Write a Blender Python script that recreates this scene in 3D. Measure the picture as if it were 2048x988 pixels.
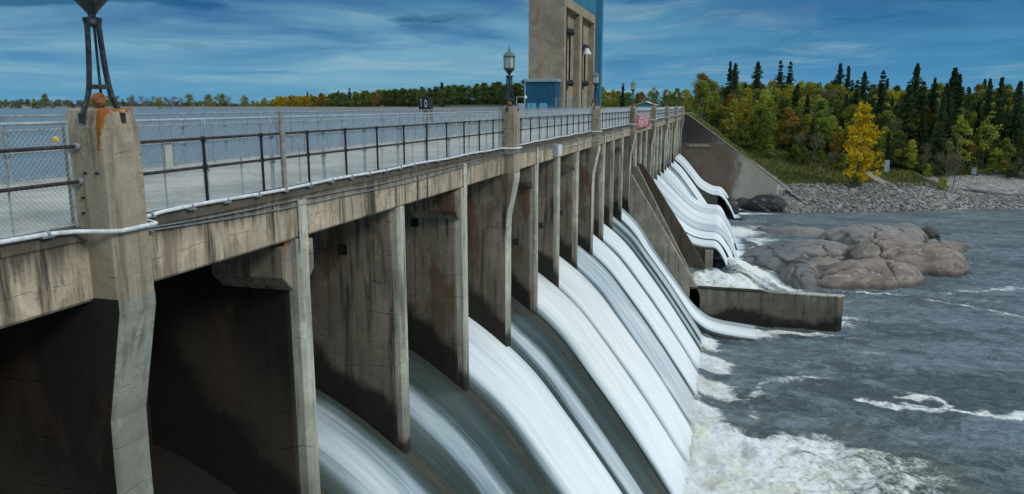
import bpy, math, random
import numpy as np
from mathutils import Vector, Matrix
R = math.radians
for o in list(bpy.data.objects): bpy.data.objects.remove(o)
S = bpy.context.scene
COL = S.collection
# ------------------------------------------------------------------ camera
cam = bpy.data.cameras.new('camera'); co = bpy.data.objects.new('camera', cam); COL.objects.link(co)
cam.sensor_width = 36; cam.lens = 1500/2048*36; cam.clip_start = .1; cam.clip_end = 8000
co.location = (0, 0, 0)
co.rotation_euler = (math.pi/2-0.18646, 0, 0.27468)
S.camera = co
# ------------------------------------------------------------------ world
SUN_EL, SUN_AZ = R(36), R(108)      # azimuth clockwise from +Y
W = bpy.data.worlds.new('World'); S.world = W; W.use_nodes = True
nt = W.node_tree; nt.nodes.clear()
class NT:
    def __init__(s, t): s.t = t
    def n(s, typ, ins=None, **kw):
        nd = s.t.nodes.new(typ)
        for k, v in kw.items(): setattr(nd, k, v)
        for k, v in (ins or {}).items():
            sk = nd.inputs[k]
            if hasattr(v, 'bl_idname') and 'Socket' in v.bl_idname: s.t.links.new(v, sk)
            elif isinstance(v, bpy.types.NodeSocket): s.t.links.new(v, sk)
            else: sk.default_value = v
        return nd
    def math(s, op, a, b=0.0, c=0.0, clamp=False):
        return s.n('ShaderNodeMath', {0: a, 1: b, 2: c}, operation=op, use_clamp=clamp).outputs[0]
    def mix(s, f, a, b, typ='MIX'):
        nd = s.n('ShaderNodeMix', data_type='RGBA', blend_type=typ, clamp_factor=True)
        for i, v in ((0, f), (6, a), (7, b)):
            if isinstance(v, bpy.types.NodeSocket): s.t.links.new(v, nd.inputs[i])
            else: nd.inputs[i].default_value = v if i == 0 else (tuple(v)+(1,))[:4]
        return nd.outputs[2]
    def noise(s, vec, scale, detail=5, rough=.55, dist=0.0, out=0):
        return s.n('ShaderNodeTexNoise', {'Vector': vec, 'Scale': scale, 'Detail': detail, 'Roughness': rough, 'Distortion': dist}).outputs[out]
    def ramp(s, f, lo, hi, smooth=True):
        return s.n('ShaderNodeMapRange', {'Value': f, 'From Min': lo, 'From Max': hi}, interpolation_type='SMOOTHSTEP' if smooth else 'LINEAR').outputs[0]
    def scale(s, vec, v):
        return s.n('ShaderNodeMapping', {'Vector': vec, 'Scale': v}).outputs[0]
    def sep(s, vec): return s.n('ShaderNodeSeparateXYZ', {0: vec}).outputs
    def cramp(s, f, stops):
        nd = s.n('ShaderNodeValToRGB', {0: f}); cr = nd.color_ramp
        while len(cr.elements) < len(stops): cr.elements.new(.5)
        for e, (p, c) in zip(cr.elements, stops): e.position = p; e.color = tuple(c)+(1,)
        return nd.outputs[0]
w = NT(nt)
sky = w.n('ShaderNodeTexSky', sky_type='NISHITA', sun_disc=False, sun_elevation=SUN_EL, sun_rotation=SUN_AZ, air_density=1.6, dust_density=.6, ozone_density=3.0)
gen = w.n('ShaderNodeTexCoord').outputs['Generated']
sx, sy, sz = w.sep(gen)
# flat cloud layer: bands far away are compressed towards the horizon
den = w.math('ADD', w.math('MAXIMUM', sz, 0.0), .06)
cv = w.n('ShaderNodeCombineXYZ', {0: w.math('DIVIDE', sx, den), 1: w.math('DIVIDE', sy, den), 2: 0.0}).outputs[0]
n1 = w.noise(w.scale(cv, (.33, .33, 1)), 1.0, 6, .55, .6)
n2 = w.noise(w.scale(cv, (.75, .75, 1)), 1.0, 8, .62, .8)
band = w.noise(w.scale(gen, (2.2, 2.2, 22)), 1.0, 3, .5, .4)
veil = w.ramp(w.math('ADD', w.math('MULTIPLY', n1, .55), w.math('MULTIPLY', band, .55)), .46, .66)
zen = w.ramp(sz, .16, .42)                        # thick cloud deck overhead
fac = w.math('MAXIMUM', w.math('MULTIPLY', veil, .62), zen)
grad = w.cramp(w.ramp(sz, 0, .5, False), [(0, (.80, 3.3, 5.6)), (.10, (.22, 2.1, 4.5)), (.24, (.0, 1.0, 3.0)), (.45, (.4, 1.7, 3.6)), (1, (.6, 1.8, 3.6))])
skyc = w.mix(.93, sky.outputs[0], grad)
cl = w.mix(w.ramp(sz, .14, .5), (.85, 3.0, 4.7), (6.9, 8.2, 9.2))
c1 = w.mix(fac, skyc, cl)
bank = w.math('MULTIPLY', w.math('MULTIPLY', w.ramp(w.math('SUBTRACT', 0.0, sx), -.15, .50), w.ramp(sz, .005, .035)), w.math('SUBTRACT', 1.0, w.ramp(sz, .085, .15)))
bank = w.math('MULTIPLY', bank, w.ramp(w.math('ADD', n1, w.math('MULTIPLY', band, .4)), .50, .80))
c1 = w.mix(w.math('MULTIPLY', bank, .95), c1, (1.9, 4.1, 5.5))
bright = w.math('MULTIPLY', w.ramp(n2, .46, .72), w.ramp(n1, .44, .56))
bright = w.math('MULTIPLY', bright, w.math('SUBTRACT', 1.0, zen))
c2 = w.mix(w.math('MULTIPLY', bright, .6), c1, (3.6, 4.9, 5.6))
dk = w.ramp(w.math('ADD', w.noise(w.scale(gen, (4, 4, 20)), 1.0, 6, .55, .3), w.math('MULTIPLY', w.ramp(sz, .09, .125), w.math('MULTIPLY', w.ramp(w.math('SUBTRACT', 0.0, sx), .5, .7), .16))), .56, .68)
dk = w.math('MULTIPLY', dk, w.math('MULTIPLY', w.ramp(sz, .02, .11), w.math('SUBTRACT', 1.0, zen)))
c3 = w.mix(w.math('MULTIPLY', dk, .75), c2, (.10, .95, 2.2))
bg = w.n('ShaderNodeBackground', {'Color': c3, 'Strength': .09})
w.n('ShaderNodeOutputWorld', {'Surface': bg.outputs[0]})
# ------------------------------------------------------------------ sun (veiled by cloud)
sl = bpy.data.lights.new('sun', 'SUN'); sl.energy = 1.5; sl.angle = R(14); sl.color = (1, .965, .91)
so = bpy.data.objects.new('sun', sl); COL.objects.link(so)
sd = Vector((math.sin(SUN_AZ)*math.cos(SUN_EL), math.cos(SUN_AZ)*math.cos(SUN_EL), math.sin(SUN_EL)))
so.rotation_euler = (-sd).to_track_quat('-Z', 'Y').to_euler()
so.location = (30, -20, 60)
S.view_settings.view_transform = 'Standard'; S.view_settings.look = 'None'
S.view_settings.exposure = 0.12; S.view_settings.gamma = 1; S.view_settings.use_curve_mapping = False
S.render.engine = 'CYCLES'
S.cycles.max_bounces = 6; S.cycles.transparent_max_bounces = 16; S.cycles.use_denoising = True

# ------------------------------------------------------------------ numeric helpers
def sm(a, b, x):
    t = np.clip((np.asarray(x, float)-a)/(b-a), 0, 1); return t*t*(3-2*t)
def hsh(ix, iy, seed):
    n = (ix.astype(np.int64)*374761393+iy.astype(np.int64)*668265263+seed*1442695041) & 0xffffffff
    n = ((n ^ (n >> 13))*1274126177) & 0xffffffff
    n = (n ^ (n >> 16)) & 0xffffff
    return n/float(0xffffff)
def vnoise(x, y, seed=0):
    x = np.asarray(x, float); y = np.asarray(y, float)
    ix = np.floor(x); iy = np.floor(y); fx = x-ix; fy = y-iy
    fx = fx*fx*(3-2*fx); fy = fy*fy*(3-2*fy)
    a = hsh(ix, iy, seed); b = hsh(ix+1, iy, seed); c = hsh(ix, iy+1, seed); d = hsh(ix+1, iy+1, seed)
    return (a*(1-fx)+b*fx)*(1-fy)+(c*(1-fx)+d*fx)*fy
def fbm(x, y, oct=4, seed=0, g=.5):
    s = 0; a = 1; t = 0
    for i in range(oct):
        s = s+a*vnoise(x*2**i+17*i, y*2**i-9*i, seed+i); t += a; a *= g
    return s/t

# ------------------------------------------------------------------ mesh helpers
class MB:
    def __init__(s): s.v = []; s.f = []
    def add(s, vs, fs):
        b = len(s.v); s.v += [tuple(map(float, v)) for v in vs]; s.f += [tuple(i+b for i in f) for f in fs]; return s
    def box(s, x0, x1, y0, y1, z0, z1):
        vs = [(x, y, z) for z in (z0, z1) for y in (y0, y1) for x in (x0, x1)]
        return s.add(vs, [(0, 2, 3, 1), (4, 5, 7, 6), (0, 1, 5, 4), (2, 6, 7, 3), (0, 4, 6, 2), (1, 3, 7, 5)])
    def tube(s, pts, r, n=8, caps=True):
        pts = [Vector(p) for p in pts]
        rs = r if isinstance(r, (list, tuple)) else [r]*len(pts)
        b = len(s.v); up = Vector((0, 0, 1)); prev = None
        for i, p in enumerate(pts):
            d = (pts[min(i+1, len(pts)-1)]-pts[max(i-1, 0)]).normalized()
            u = d.cross(up) if prev is None else (prev-d*prev.dot(d))
            if u.length < 1e-4: u = d.cross(Vector((1, 0, 0)))
            u.normalize(); v = d.cross(u); prev = u
            for k in range(n):
                a = 2*math.pi*k/n; s.v.append(tuple(p+(u*math.cos(a)+v*math.sin(a))*rs[i]))
        for i in range(len(pts)-1):
            for k in range(n):
                s.f.append((b+i*n+k, b+i*n+(k+1) % n, b+(i+1)*n+(k+1) % n, b+(i+1)*n+k))
        if caps:
            s.f.append(tuple(b+k for k in range(n))[::-1]); s.f.append(tuple(b+(len(pts)-1)*n+k for k in range(n)))
        return s
    def lathe(s, prof, c=(0, 0, 0), n=16, rot=0.0):
        b = len(s.v)
        for (r, z) in prof:
            for k in range(n):
                a = 2*math.pi*k/n+rot; s.v.append((c[0]+r*math.cos(a), c[1]+r*math.sin(a), c[2]+z))
        m = len(prof)
        for i in range(m-1):
            for k in range(n): s.f.append((b+i*n+k, b+i*n+(k+1) % n, b+(i+1)*n+(k+1) % n, b+(i+1)*n+k))
        s.f.append(tuple(b+k for k in range(n))[::-1]); s.f.append(tuple(b+(m-1)*n+k for k in range(n)))
        return s
    def prism(s, poly, axis, a0, a1):
        # poly in the two other axes; axis 1 -> poly is (x,z)
        n = len(poly)
        def P(q, a):
            return (q[0], a, q[1]) if axis == 1 else ((a, q[0], q[1]) if axis == 0 else (q[0], q[1], a))
        vs = [P(q, a0) for q in poly]+[P(q, a1) for q in poly]
        fs = [tuple(range(n)), tuple(range(2*n-1, n-1, -1))]+[(i, i+n, (i+1) % n+n, (i+1) % n) for i in range(n)]
        return s.add(vs, fs)
    def build(s, name, mat, parent=None, bevel=0, smooth=False, loc=None, fixn=True):
        me = bpy.data.meshes.new(name)
        off = Vector(loc) if loc is not None else (parent['_w'] if False else None)
        p = Vector((0, 0, 0))
        if parent is not None: p = WLOC[parent.name]
        if loc is not None: p = Vector(loc)
        vs = np.array(s.v)-np.array(p)
        me.from_pydata(vs.tolist(), [], s.f); me.update()
        if fixn:
            import bmesh
            bm = bmesh.new(); bm.from_mesh(me); bmesh.ops.recalc_face_normals(bm, faces=bm.faces); bm.to_mesh(me); bm.free()
        if smooth:
            for q in me.polygons: q.use_smooth = True
        me.materials.append(mat)
        o = bpy.data.objects.new(name, me); COL.objects.link(o)
        if parent is not None:
            o.parent = parent
            WLOC[o.name] = WLOC[parent.name] if loc is None else Vector(loc)
            if loc is not None: o.location = Vector(loc)-WLOC[parent.name]
        else:
            o.location = p; WLOC[o.name] = p.copy()
        if bevel:
            m = o.modifiers.new('bevel', 'BEVEL'); m.width = bevel; m.segments = 2; m.limit_method = 'ANGLE'; m.angle_limit = R(30)
        return o
WLOC = {}
def tag(o, label=None, cat=None, group=None, kind=None):
    if label: o['label'] = label
    if cat: o['category'] = cat
    if group: o['group'] = group
    if kind: o['kind'] = kind
    return o
def thing(name, label, cat, loc=(0, 0, 0), group=None):
    o = bpy.data.objects.new(name, None); COL.objects.link(o); o.location = loc; o.empty_display_size = .3
    WLOC[o.name] = Vector(loc); return tag(o, label, cat, group)
def copy_tree(o, parent=None):
    c = o.copy(); COL.objects.link(c); c.parent = parent
    WLOC[c.name] = WLOC[o.name]
    for ch in list(o.children): copy_tree(ch, c)
    return c
def grid_mesh(name, X, Y, Z, mat, attrs=None, uv=None, smooth=True, parent=None):
    """X,Y,Z 2-D arrays"""
    h, wd = X.shape
    vs = np.stack([X, Y, Z], -1).reshape(-1, 3).astype(np.float32)
    i = np.arange(h*wd).reshape(h, wd)
    f = np.stack([i[:-1, :-1], i[:-1, 1:], i[1:, 1:], i[1:, :-1]], -1).reshape(-1, 4)
    me = bpy.data.meshes.new(name)
    me.vertices.add(len(vs)); me.vertices.foreach_set('co', vs.ravel())
    me.loops.add(f.size); me.loops.foreach_set('vertex_index', f.ravel().astype(np.int32))
    me.polygons.add(len(f)); me.polygons.foreach_set('loop_start', np.arange(0, f.size, 4, dtype=np.int32))
    me.update(calc_edges=True)
    if smooth: me.polygons.foreach_set('use_smooth', np.ones(len(f), bool))
    for k, a in (attrs or {}).items():
        at = me.attributes.new(k, 'FLOAT', 'POINT'); at.data.foreach_set('value', np.asarray(a, np.float32).ravel())
    if uv is not None:
        l = me.uv_layers.new(name='UVMap'); U = np.stack(uv, -1).reshape(-1, 2)[f.ravel()].astype(np.float32)
        l.data.foreach_set('uv', U.ravel())
    me.materials.append(mat)
    o = bpy.data.objects.new(name, me); COL.objects.link(o); WLOC[o.name] = Vector((0, 0, 0))
    if parent: o.parent = parent
    return o

# ------------------------------------------------------------------ materials
def newmat(name):
    m = bpy.data.materials.new(name); m.use_nodes = True; m.node_tree.nodes.clear(); return m, NT(m.node_tree)
def finish(t, color, rough=.8, bump=None, bstr=.4, bdist=.02, spec=.3, metal=0.0, **kw):
    ins = {'Base Color': color if isinstance(color, bpy.types.NodeSocket) else tuple(color)+(1,), 'Roughness': rough,
           'Specular IOR Level': spec, 'Metallic': metal}
    ins.update(kw)
    p = t.n('ShaderNodeBsdfPrincipled', ins)
    if bump is not None:
        b = t.n('ShaderNodeBump', {'Height': bump, 'Strength': bstr, 'Distance': bdist})
        t.t.links.new(b.outputs[0], p.inputs['Normal'])
    t.n('ShaderNodeOutputMaterial', {'Surface': p.outputs[0]})
    return p
def simple(name, col, rough=.6, metal=0.0, var=.25, scale=3.0, spec=.4):
    m, t = newmat(name)
    pos = t.n('ShaderNodeNewGeometry').outputs['Position']
    n = t.noise(pos, scale, 5, .6)
    c = t.mix(t.ramp(n, .3, .7), tuple(x*(1-var) for x in col), tuple(min(1, x*(1+var)) for x in col))
    finish(t, c, rough, n, .15, .01, spec, metal)
    return m
def concrete(name, base, streak=.6, light=.3, wet=None, topstain=None, rust=0.0, boards=.5, moss=.0, dark=(.035, .032, .026), blotch=.5):
    m, t = newmat(name)
    pos = t.n('ShaderNodeNewGeometry').outputs['Position']
    x, y, z = t.sep(pos)
    big = t.noise(pos, .55, 6, .6, .3)
    med = t.noise(pos, 3.2, 6, .65, .4)
    fine = t.noise(pos, 28, 4, .7)
    c = t.mix(t.ramp(big, .32, .68), tuple(v*.72 for v in base), tuple(v*1.15 for v in base))
    c = t.mix(t.math('MULTIPLY', t.ramp(med, .45, .75), blotch), c, tuple(v*.55 for v in base))
    c = t.mix(t.math('MULTIPLY', t.ramp(fine, .50, .62), .35), c, tuple(v*.6 for v in base))
    c = t.mix(t.math('MULTIPLY', t.ramp(t.noise(pos, 11, 6, .75, .5), .56, .64), .4), c, tuple(v*.5 for v in base))
    c = t.mix(t.math('MULTIPLY', t.ramp(t.noise(pos, 1.3, 5, .6, .8), .55, .72), light), c, (base[0]*1.45, base[1]*1.5, base[2]*1.55))
    # vertical run-off streaks
    sv = t.scale(pos, (2.6, 2.6, .16))
    st = t.noise(sv, 1.6, 6, .65, .2)
    st2 = t.noise(t.scale(pos, (7, 7, .3)), 1.5, 4, .6, .2)
    st3 = t.noise(t.scale(pos, (1.1, 1.1, .35)), 1.3, 7, .7, .6)
    c = t.mix(t.math('MULTIPLY', t.ramp(st3, .52, .62), streak*.7), c, tuple(.35*b_+.65*d_ for b_, d_ in zip(base, dark)))
    c = t.mix(t.math('MULTIPLY', t.ramp(st, .50, .68), streak), c, dark)
    c = t.mix(t.math('MULTIPLY', t.ramp(st2, .58, .72), streak*.5), c, (base[0]*1.5, base[1]*1.5, base[2]*1.5))
    vo = t.n('ShaderNodeTexVoronoi', {'Vector': t.n('ShaderNodeVectorMath', {0: t.scale(pos, (.5, .5, .3)), 1: t.noise(pos, 1.6, 5, .6, 0, 1)}, operation='ADD').outputs[0], 'Scale': 1.0}, feature='DISTANCE_TO_EDGE').outputs[0]
    ck = t.math('MULTIPLY', t.math('SUBTRACT', 1.0, t.ramp(vo, .0, .012)), t.ramp(big, .46, .56))
    c = t.mix(t.math('MULTIPLY', ck, .6), c, dark)
    if rust:
        rr = t.ramp(t.noise(t.scale(pos, (1.0, 1.0, .35)), .8, 6, .6, .5), .53, .64)
        c = t.mix(t.math('MULTIPLY', rr, rust), c, (.12, .055, .022))
    if moss:
        mm = t.ramp(t.noise(t.scale(pos, (2, 2, 1)), 1.1, 6, .7, .3), .58, .68)
        c = t.mix(t.math('MULTIPLY', mm, moss), c, (.06, .06, .012))
    if topstain is not None:
        z0, dz = topstain
        hgt = t.math('ADD', t.math('DIVIDE', t.math('SUBTRACT', z0, z), dz), t.math('MULTIPLY', t.math('SUBTRACT', st, .5), 3.0))
        c = t.mix(t.math('MULTIPLY', t.math('SUBTRACT', 1.0, t.ramp(hgt, .1, .9)), .85), c, dark)
    if wet is not None:
        zb, slope, hh = wet   # algae and wet band following the spillway
        lvl = t.math('ADD', t.math('ADD', z, -zb), t.math('MULTIPLY', t.math('ADD', x, 9.0), -slope))
        lvl = t.math('ADD', lvl, t.math('MULTIPLY', t.math('SUBTRACT', t.noise(pos, 1.1, 5, .6, .5), .5), 1.6))
        lvl = t.math('ADD', lvl, t.math('MULTIPLY', t.math('SUBTRACT', t.noise(pos, .21, 3, .5), .5), 3.2))
        wf = t.math('SUBTRACT', 1.0, t.ramp(lvl, hh-.5, hh+.3))
        wf2 = t.math('SUBTRACT', 1.0, t.ramp(lvl, hh+.5, hh+2.6))
        c = t.mix(t.math('MULTIPLY', wf2, .5), c, (.085, .072, .052))
        c = t.mix(t.math('MULTIPLY', wf, .93), c, (.013, .013, .011))
    hb = t.math('ADD', t.math('MULTIPLY', fine, .35), t.math('MULTIPLY', med, .8))
    if boards:
        zz_ = t.math('ADD', t.math('MULTIPLY', z, 1.15), t.math('MULTIPLY', t.noise(t.scale(pos, (.5, .5, 2.5)), 1.0, 4, .6), .55))
        fr = t.math('FRACT', zz_)
        ln = t.math('SUBTRACT', 1.0, t.ramp(t.math('ABSOLUTE', t.math('SUBTRACT', fr, .5)), .0, .022))
        ln = t.math('MULTIPLY', ln, t.ramp(t.noise(pos, .9, 5, .7), .46, .56))
        c = t.mix(t.math('MULTIPLY', ln, boards), c, dark)
        hb = t.math('SUBTRACT', hb, t.math('MULTIPLY', ln, .8))
    finish(t, c, .88, hb, .5, .03, .25)
    return m
M = {}
M['fascia'] = concrete('fascia_concrete', (.48, .395, .28), 1.0, .55, topstain=(-1.78, .5), rust=.35, moss=.35, boards=.25, dark=(.05, .045, .035))
M['pillar'] = concrete('pillar_concrete', (.35, .30, .215), .8, .45, boards=.5, rust=.12, dark=(.07, .06, .045))
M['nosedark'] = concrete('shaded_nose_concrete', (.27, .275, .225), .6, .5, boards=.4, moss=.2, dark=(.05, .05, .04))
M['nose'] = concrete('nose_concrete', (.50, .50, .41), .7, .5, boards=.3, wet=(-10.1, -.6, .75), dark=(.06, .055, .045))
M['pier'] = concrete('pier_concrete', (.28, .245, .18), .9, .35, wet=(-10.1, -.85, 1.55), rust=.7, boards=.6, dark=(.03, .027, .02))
M['spill'] = concrete('spillway_concrete', (.075, .072, .055), .3, .2, boards=0, moss=.25, dark=(.02, .022, .018))
M['pierdark'] = concrete('painted_shade_concrete', (.022, .021, .017), .6, .3, wet=(-10.1, -.85, 1.9), rust=.3, boards=.5, dark=(.012, .012, .01))  # near-black copy of the pier concrete: bay shade painted in, wet algae low down
M['brownwall'] = concrete('brown_stained_concrete', (.14, .115, .085), .95, .5, rust=.6, boards=.3, dark=(.04, .032, .024))
M['train'] = concrete('training_wall_concrete', (.20, .185, .14), .8, .4, wet=(-20.5, 0, 1.25), boards=.2, moss=.3, dark=(.03, .028, .022))
M['wall'] = concrete('wall_concrete', (.34, .31, .24), .55, .45, boards=.4, rust=.25, moss=.2)
M['deck'] = concrete('deck_concrete', (.40, .40, .36), .0, .3, boards=0, blotch=.3)
M['tower'] = concrete('tower_concrete', (.34, .285, .20), .12, .25, boards=.25, rust=.18, blotch=.3, dark=(.12, .1, .075))
M['galv'] = simple('galvanised_steel', (.42, .48, .50), .45, .6, .2, 8)
M['galvd'] = simple('dull_galvanised_steel', (.27, .31, .33), .6, .4, .3, 8)
M['black'] = simple('black_paint', (.020, .018, .018), .45, .2, .5, 9)
M['railpaint'] = simple('worn_dark_rail_paint', (.045, .036, .036), .5, .3, .6, 6)
M['white'] = simple('white_pvc', (.62, .65, .66), .6, 0, .22, 9)
M['bronze'] = simple('weathered_bronze', (.045, .055, .06), .5, .5, .5, 10)
M['bronzelt'] = simple('verdigris_bronze', (.10, .15, .14), .6, .3, .4, 10)
M['rust'] = simple('rusty_iron', (.24, .095, .03), .8, 0, .5, 14)
M['conduit'] = simple('grey_conduit', (.20, .23, .23), .5, .3, .3, 6)
M['grey'] = simple('grey_enamel', (.36, .42, .46), .5, .1, .1, 4)
M['yellow'] = simple('yellow_paint', (.75, .40, .02), .5, 0, .15, 5)
M['wood'] = simple('weathered_timber', (.24, .235, .20), .8, 0, .25, 8)
M['cream'] = simple('faded_cream_board', (.42, .44, .36), .7, 0, .1, 5)
def m_corr(name, col, ax=0, sc=3.2):
    m, t = newmat(name)
    pos = t.n('ShaderNodeNewGeometry').outputs['Position']; q = t.sep(pos)
    v = t.math('ADD', q[0], q[1])
    s_ = t.math('SINE', t.math('MULTIPLY', v, sc*2*math.pi))
    n = t.noise(pos, .7, 4)
    c = t.mix(t.ramp(n, .3, .7), tuple(a*.85 for a in col), tuple(a*1.1 for a in col))
    finish(t, c, .45, s_, .6, .05, .4)
    return m
M['blue'] = m_corr('blue_corrugated_metal', (.008, .09, .155))
M['bluelt'] = m_corr('blue_cladding', (.03, .17, .27), 0, .8)
M['bluedoor'] = simple('light_blue_door', (.09, .42, .58), .5, 0, .08, 2)
M['trim'] = simple('pale_metal_trim', (.30, .38, .42), .5, .2, .1, 2)
m, t = newmat('lantern_glass')
finish(t, (.46, .50, .40), .25, None, spec=.6, **{'Transmission Weight': .15}); M['glass'] = m
m, t = newmat('gate_steel_and_shade'); pos = t.n('ShaderNodeNewGeometry').outputs['Position']
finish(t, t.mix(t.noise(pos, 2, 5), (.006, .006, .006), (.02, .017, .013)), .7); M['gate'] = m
m, t = newmat('red_sign_paint'); pos = t.n('ShaderNodeNewGeometry').outputs['Position']
finish(t, t.mix(t.ramp(t.noise(pos, 2, 5), .3, .7), (.36, .055, .065), (.42, .11, .12)), .5); M['red'] = m
M['signwhite'] = simple('sign_white', (.66, .62, .62), .6, 0, .05, 3)
M['gauge'] = simple('gauge_black', (.012, .018, .024), .5, 0, .2, 3)
# orange lichen patch on the nearest pillar is part of the pillar paint: own material
m, t = newmat('pillar_lichen_concrete')
def lichen_pillar():
    m = concrete('pillar_concrete_lichen', (.35, .30, .215), .8, .45, boards=.5, rust=.10, dark=(.07, .06, .045))
    t = NT(m.node_tree)
    p = [n for n in m.node_tree.nodes if n.type == 'BSDF_PRINCIPLED'][0]
    src = p.inputs['Base Color'].links[0].from_socket
    pos = t.n('ShaderNodeNewGeometry').outputs['Position']; x, y, z = t.sep(pos)
    dx = t.math('ABSOLUTE', t.math('SUBTRACT', t.math('ADD', x, t.math('MULTIPLY', z, -.10)), -8.295))
    fade = t.math('ADD', t.math('MULTIPLY', t.ramp(z, -.62, -.08), .22), t.math('MULTIPLY', t.ramp(z, -.85, -.6), .12))
    nn = t.noise(pos, 17, 6, .75, .6)
    k = t.math('SUBTRACT', t.math('ADD', nn, fade), t.math('MULTIPLY', dx, 5.2))
    k = t.math('MULTIPLY', t.ramp(k, .50, .56), t.ramp(z, -.72, -.60))
    c = t.mix(k, src, (.26, .085, .012))
    m.node_tree.links.new(c, p.inputs['Base Color'])
    return m
M['lichen'] = lichen_pillar()
# water of the river
m, t = newmat('river_water')
pos = t.n('ShaderNodeNewGeometry').outputs['Position']
fo = t.n('ShaderNodeAttribute', attribute_name='foam').outputs['Fac']
tw = t.n('ShaderNodeAttribute', attribute_name='froth').outputs['Fac']
warp = t.noise(pos, .55, 3, .5, 0, 1)
wv = t.n('ShaderNodeVectorMath', {0: pos, 1: t.n('ShaderNodeVectorMath', {0: warp, 'Scale': 2.2}, operation='SCALE').outputs[0]}, operation='ADD').outputs[0]
f1 = t.noise(t.scale(wv, (.75, 1.1, 1)), 1.2, 9, .68, .7)
f2 = t.noise(t.scale(pos, (.9, 1.6, 1)), 4.0, 6, .65, .5)
fn = t.math('ADD', t.math('MULTIPLY', f1, .62), t.math('MULTIPLY', f2, .38))
k = t.math('ADD', t.math('MULTIPLY', fn, 2.6), t.math('MULTIPLY', fo, 1.0))
foam = t.ramp(k, 1.66, 2.22)
foam = t.math('MULTIPLY', foam, t.ramp(fo, .02, .18))
wc = t.mix(tw, (.215, .28, .305), (.24, .27, .20))
b1 = t.noise(t.scale(pos, (.8, 1.9, 1)), 1.0, 7, .65, .8)
b2 = t.noise(t.scale(pos, (1.5, 3.2, 1)), 3, 5, .65, .5)
bh = t.math('ADD', t.math('MULTIPLY', b1, 1.0), t.math('MULTIPLY', b2, .5))
wc = t.mix(t.math('MULTIPLY', t.ramp(t.math('ADD', t.math('MULTIPLY', b1, .5), t.math('MULTIPLY', b2, .5)), .38, .62), .75), wc, (.05, .075, .092))
slick = t.ramp(t.noise(t.scale(wv, (.10, .22, 1)), 1.0, 5, .6, .8), .36, .62)
bmp = t.n('ShaderNodeBump', {'Height': bh, 'Strength': t.math('ADD', .45, t.math('MULTIPLY', slick, .55)), 'Distance': .8})
wc = t.mix(t.math('MULTIPLY', slick, .35), wc, (.07, .10, .12))
pw = t.n('ShaderNodeBsdfPrincipled', {'Base Color': wc, 'Roughness': .22, 'IOR': 1.36, 'Normal': bmp.outputs[0]})
fcol = t.mix(t.ramp(t.noise(t.scale(wv, (1, 1, 1)), .35, 4, .5, .6), .45, .75), (.78, .82, .83), (.68, .69, .54))
fcol = t.mix(t.math('MULTIPLY', t.ramp(t.noise(t.scale(wv, (.8, 1.5, 1)), 2.2, 6, .6, .8), .48, .62), .35), fcol, (.40, .45, .42))
fb = t.n('ShaderNodeBump', {'Height': f1, 'Strength': .6, 'Distance': .35})
pf = t.n('ShaderNodeBsdfDiffuse', {'Color': fcol, 'Normal': fb.outputs[0]})
ms = t.n('ShaderNodeMixShader', {0: foam, 1: pw.outputs[0], 2: pf.outputs[0]})
t.n('ShaderNodeOutputMaterial', {'Surface': ms.outputs[0]}); M['river'] = m
# reservoir
m, t = newmat('reservoir_water')
pos = t.n('ShaderNodeNewGeometry').outputs['Position']
b1 = t.noise(t.scale(pos, (1, 2.2, 1)), .9, 5, .6, .3)
finish(t, (.09, .13, .16), .3, b1, .5, .15, .5); M['lake'] = m
# falling water
m, t = newmat('falling_water')
uv = t.n('ShaderNodeTexCoord').outputs['UV']
d = t.n('ShaderNodeAttribute', attribute_name='dens').outputs['Fac']
s1 = t.noise(t.scale(uv, (.10, 2.0, 1)), 1.3, 5, .55, .25)
s2 = t.noise(t.scale(uv, (.16, 9.0, 1)), 1.5, 4, .65, .1)
s3 = t.noise(t.scale(uv, (.16, .62, 1)), 1.1, 4, .55, .7)
st = t.math('ADD', t.math('ADD', t.math('MULTIPLY', s1, .42), t.math('MULTIPLY', s2, .16)), t.math('MULTIPLY', s3, .42))
k = t.math('ADD', d, t.math('MULTIPLY', t.math('SUBTRACT', st, .5), 2.2))
al = t.ramp(k, .0, .85)
tint = t.n('ShaderNodeAttribute', attribute_name='cream').outputs['Fac']
wcol = t.mix(tint, (.80, .845, .865), (.82, .81, .68))
wcol = t.mix(t.ramp(k, .15, 1.75), (.25, .34, .38), wcol)
wb = t.n('ShaderNodeBump', {'Height': st, 'Strength': .15, 'Distance': .1})
pd = t.n('ShaderNodeBsdfDiffuse', {'Color': wcol, 'Normal': wb.outputs[0]})
film = t.n('ShaderNodeBsdfPrincipled', {'Base Color': t.mix(s2, (.022, .034, .030), (.07, .095, .085)), 'Roughness': .28, 'IOR': 1.33, 'Normal': wb.outputs[0]})
tr = t.n('ShaderNodeBsdfTransparent')
fm = t.n('ShaderNodeMixShader', {0: t.ramp(k, -.55, -.05), 1: tr.outputs[0], 2: film.outputs[0]})
ms = t.n('ShaderNodeMixShader', {0: al, 1: fm.outputs[0], 2: pd.outputs[0]})
t.n('ShaderNodeOutputMaterial', {'Surface': ms.outputs[0]}); M['fall'] = m
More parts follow.
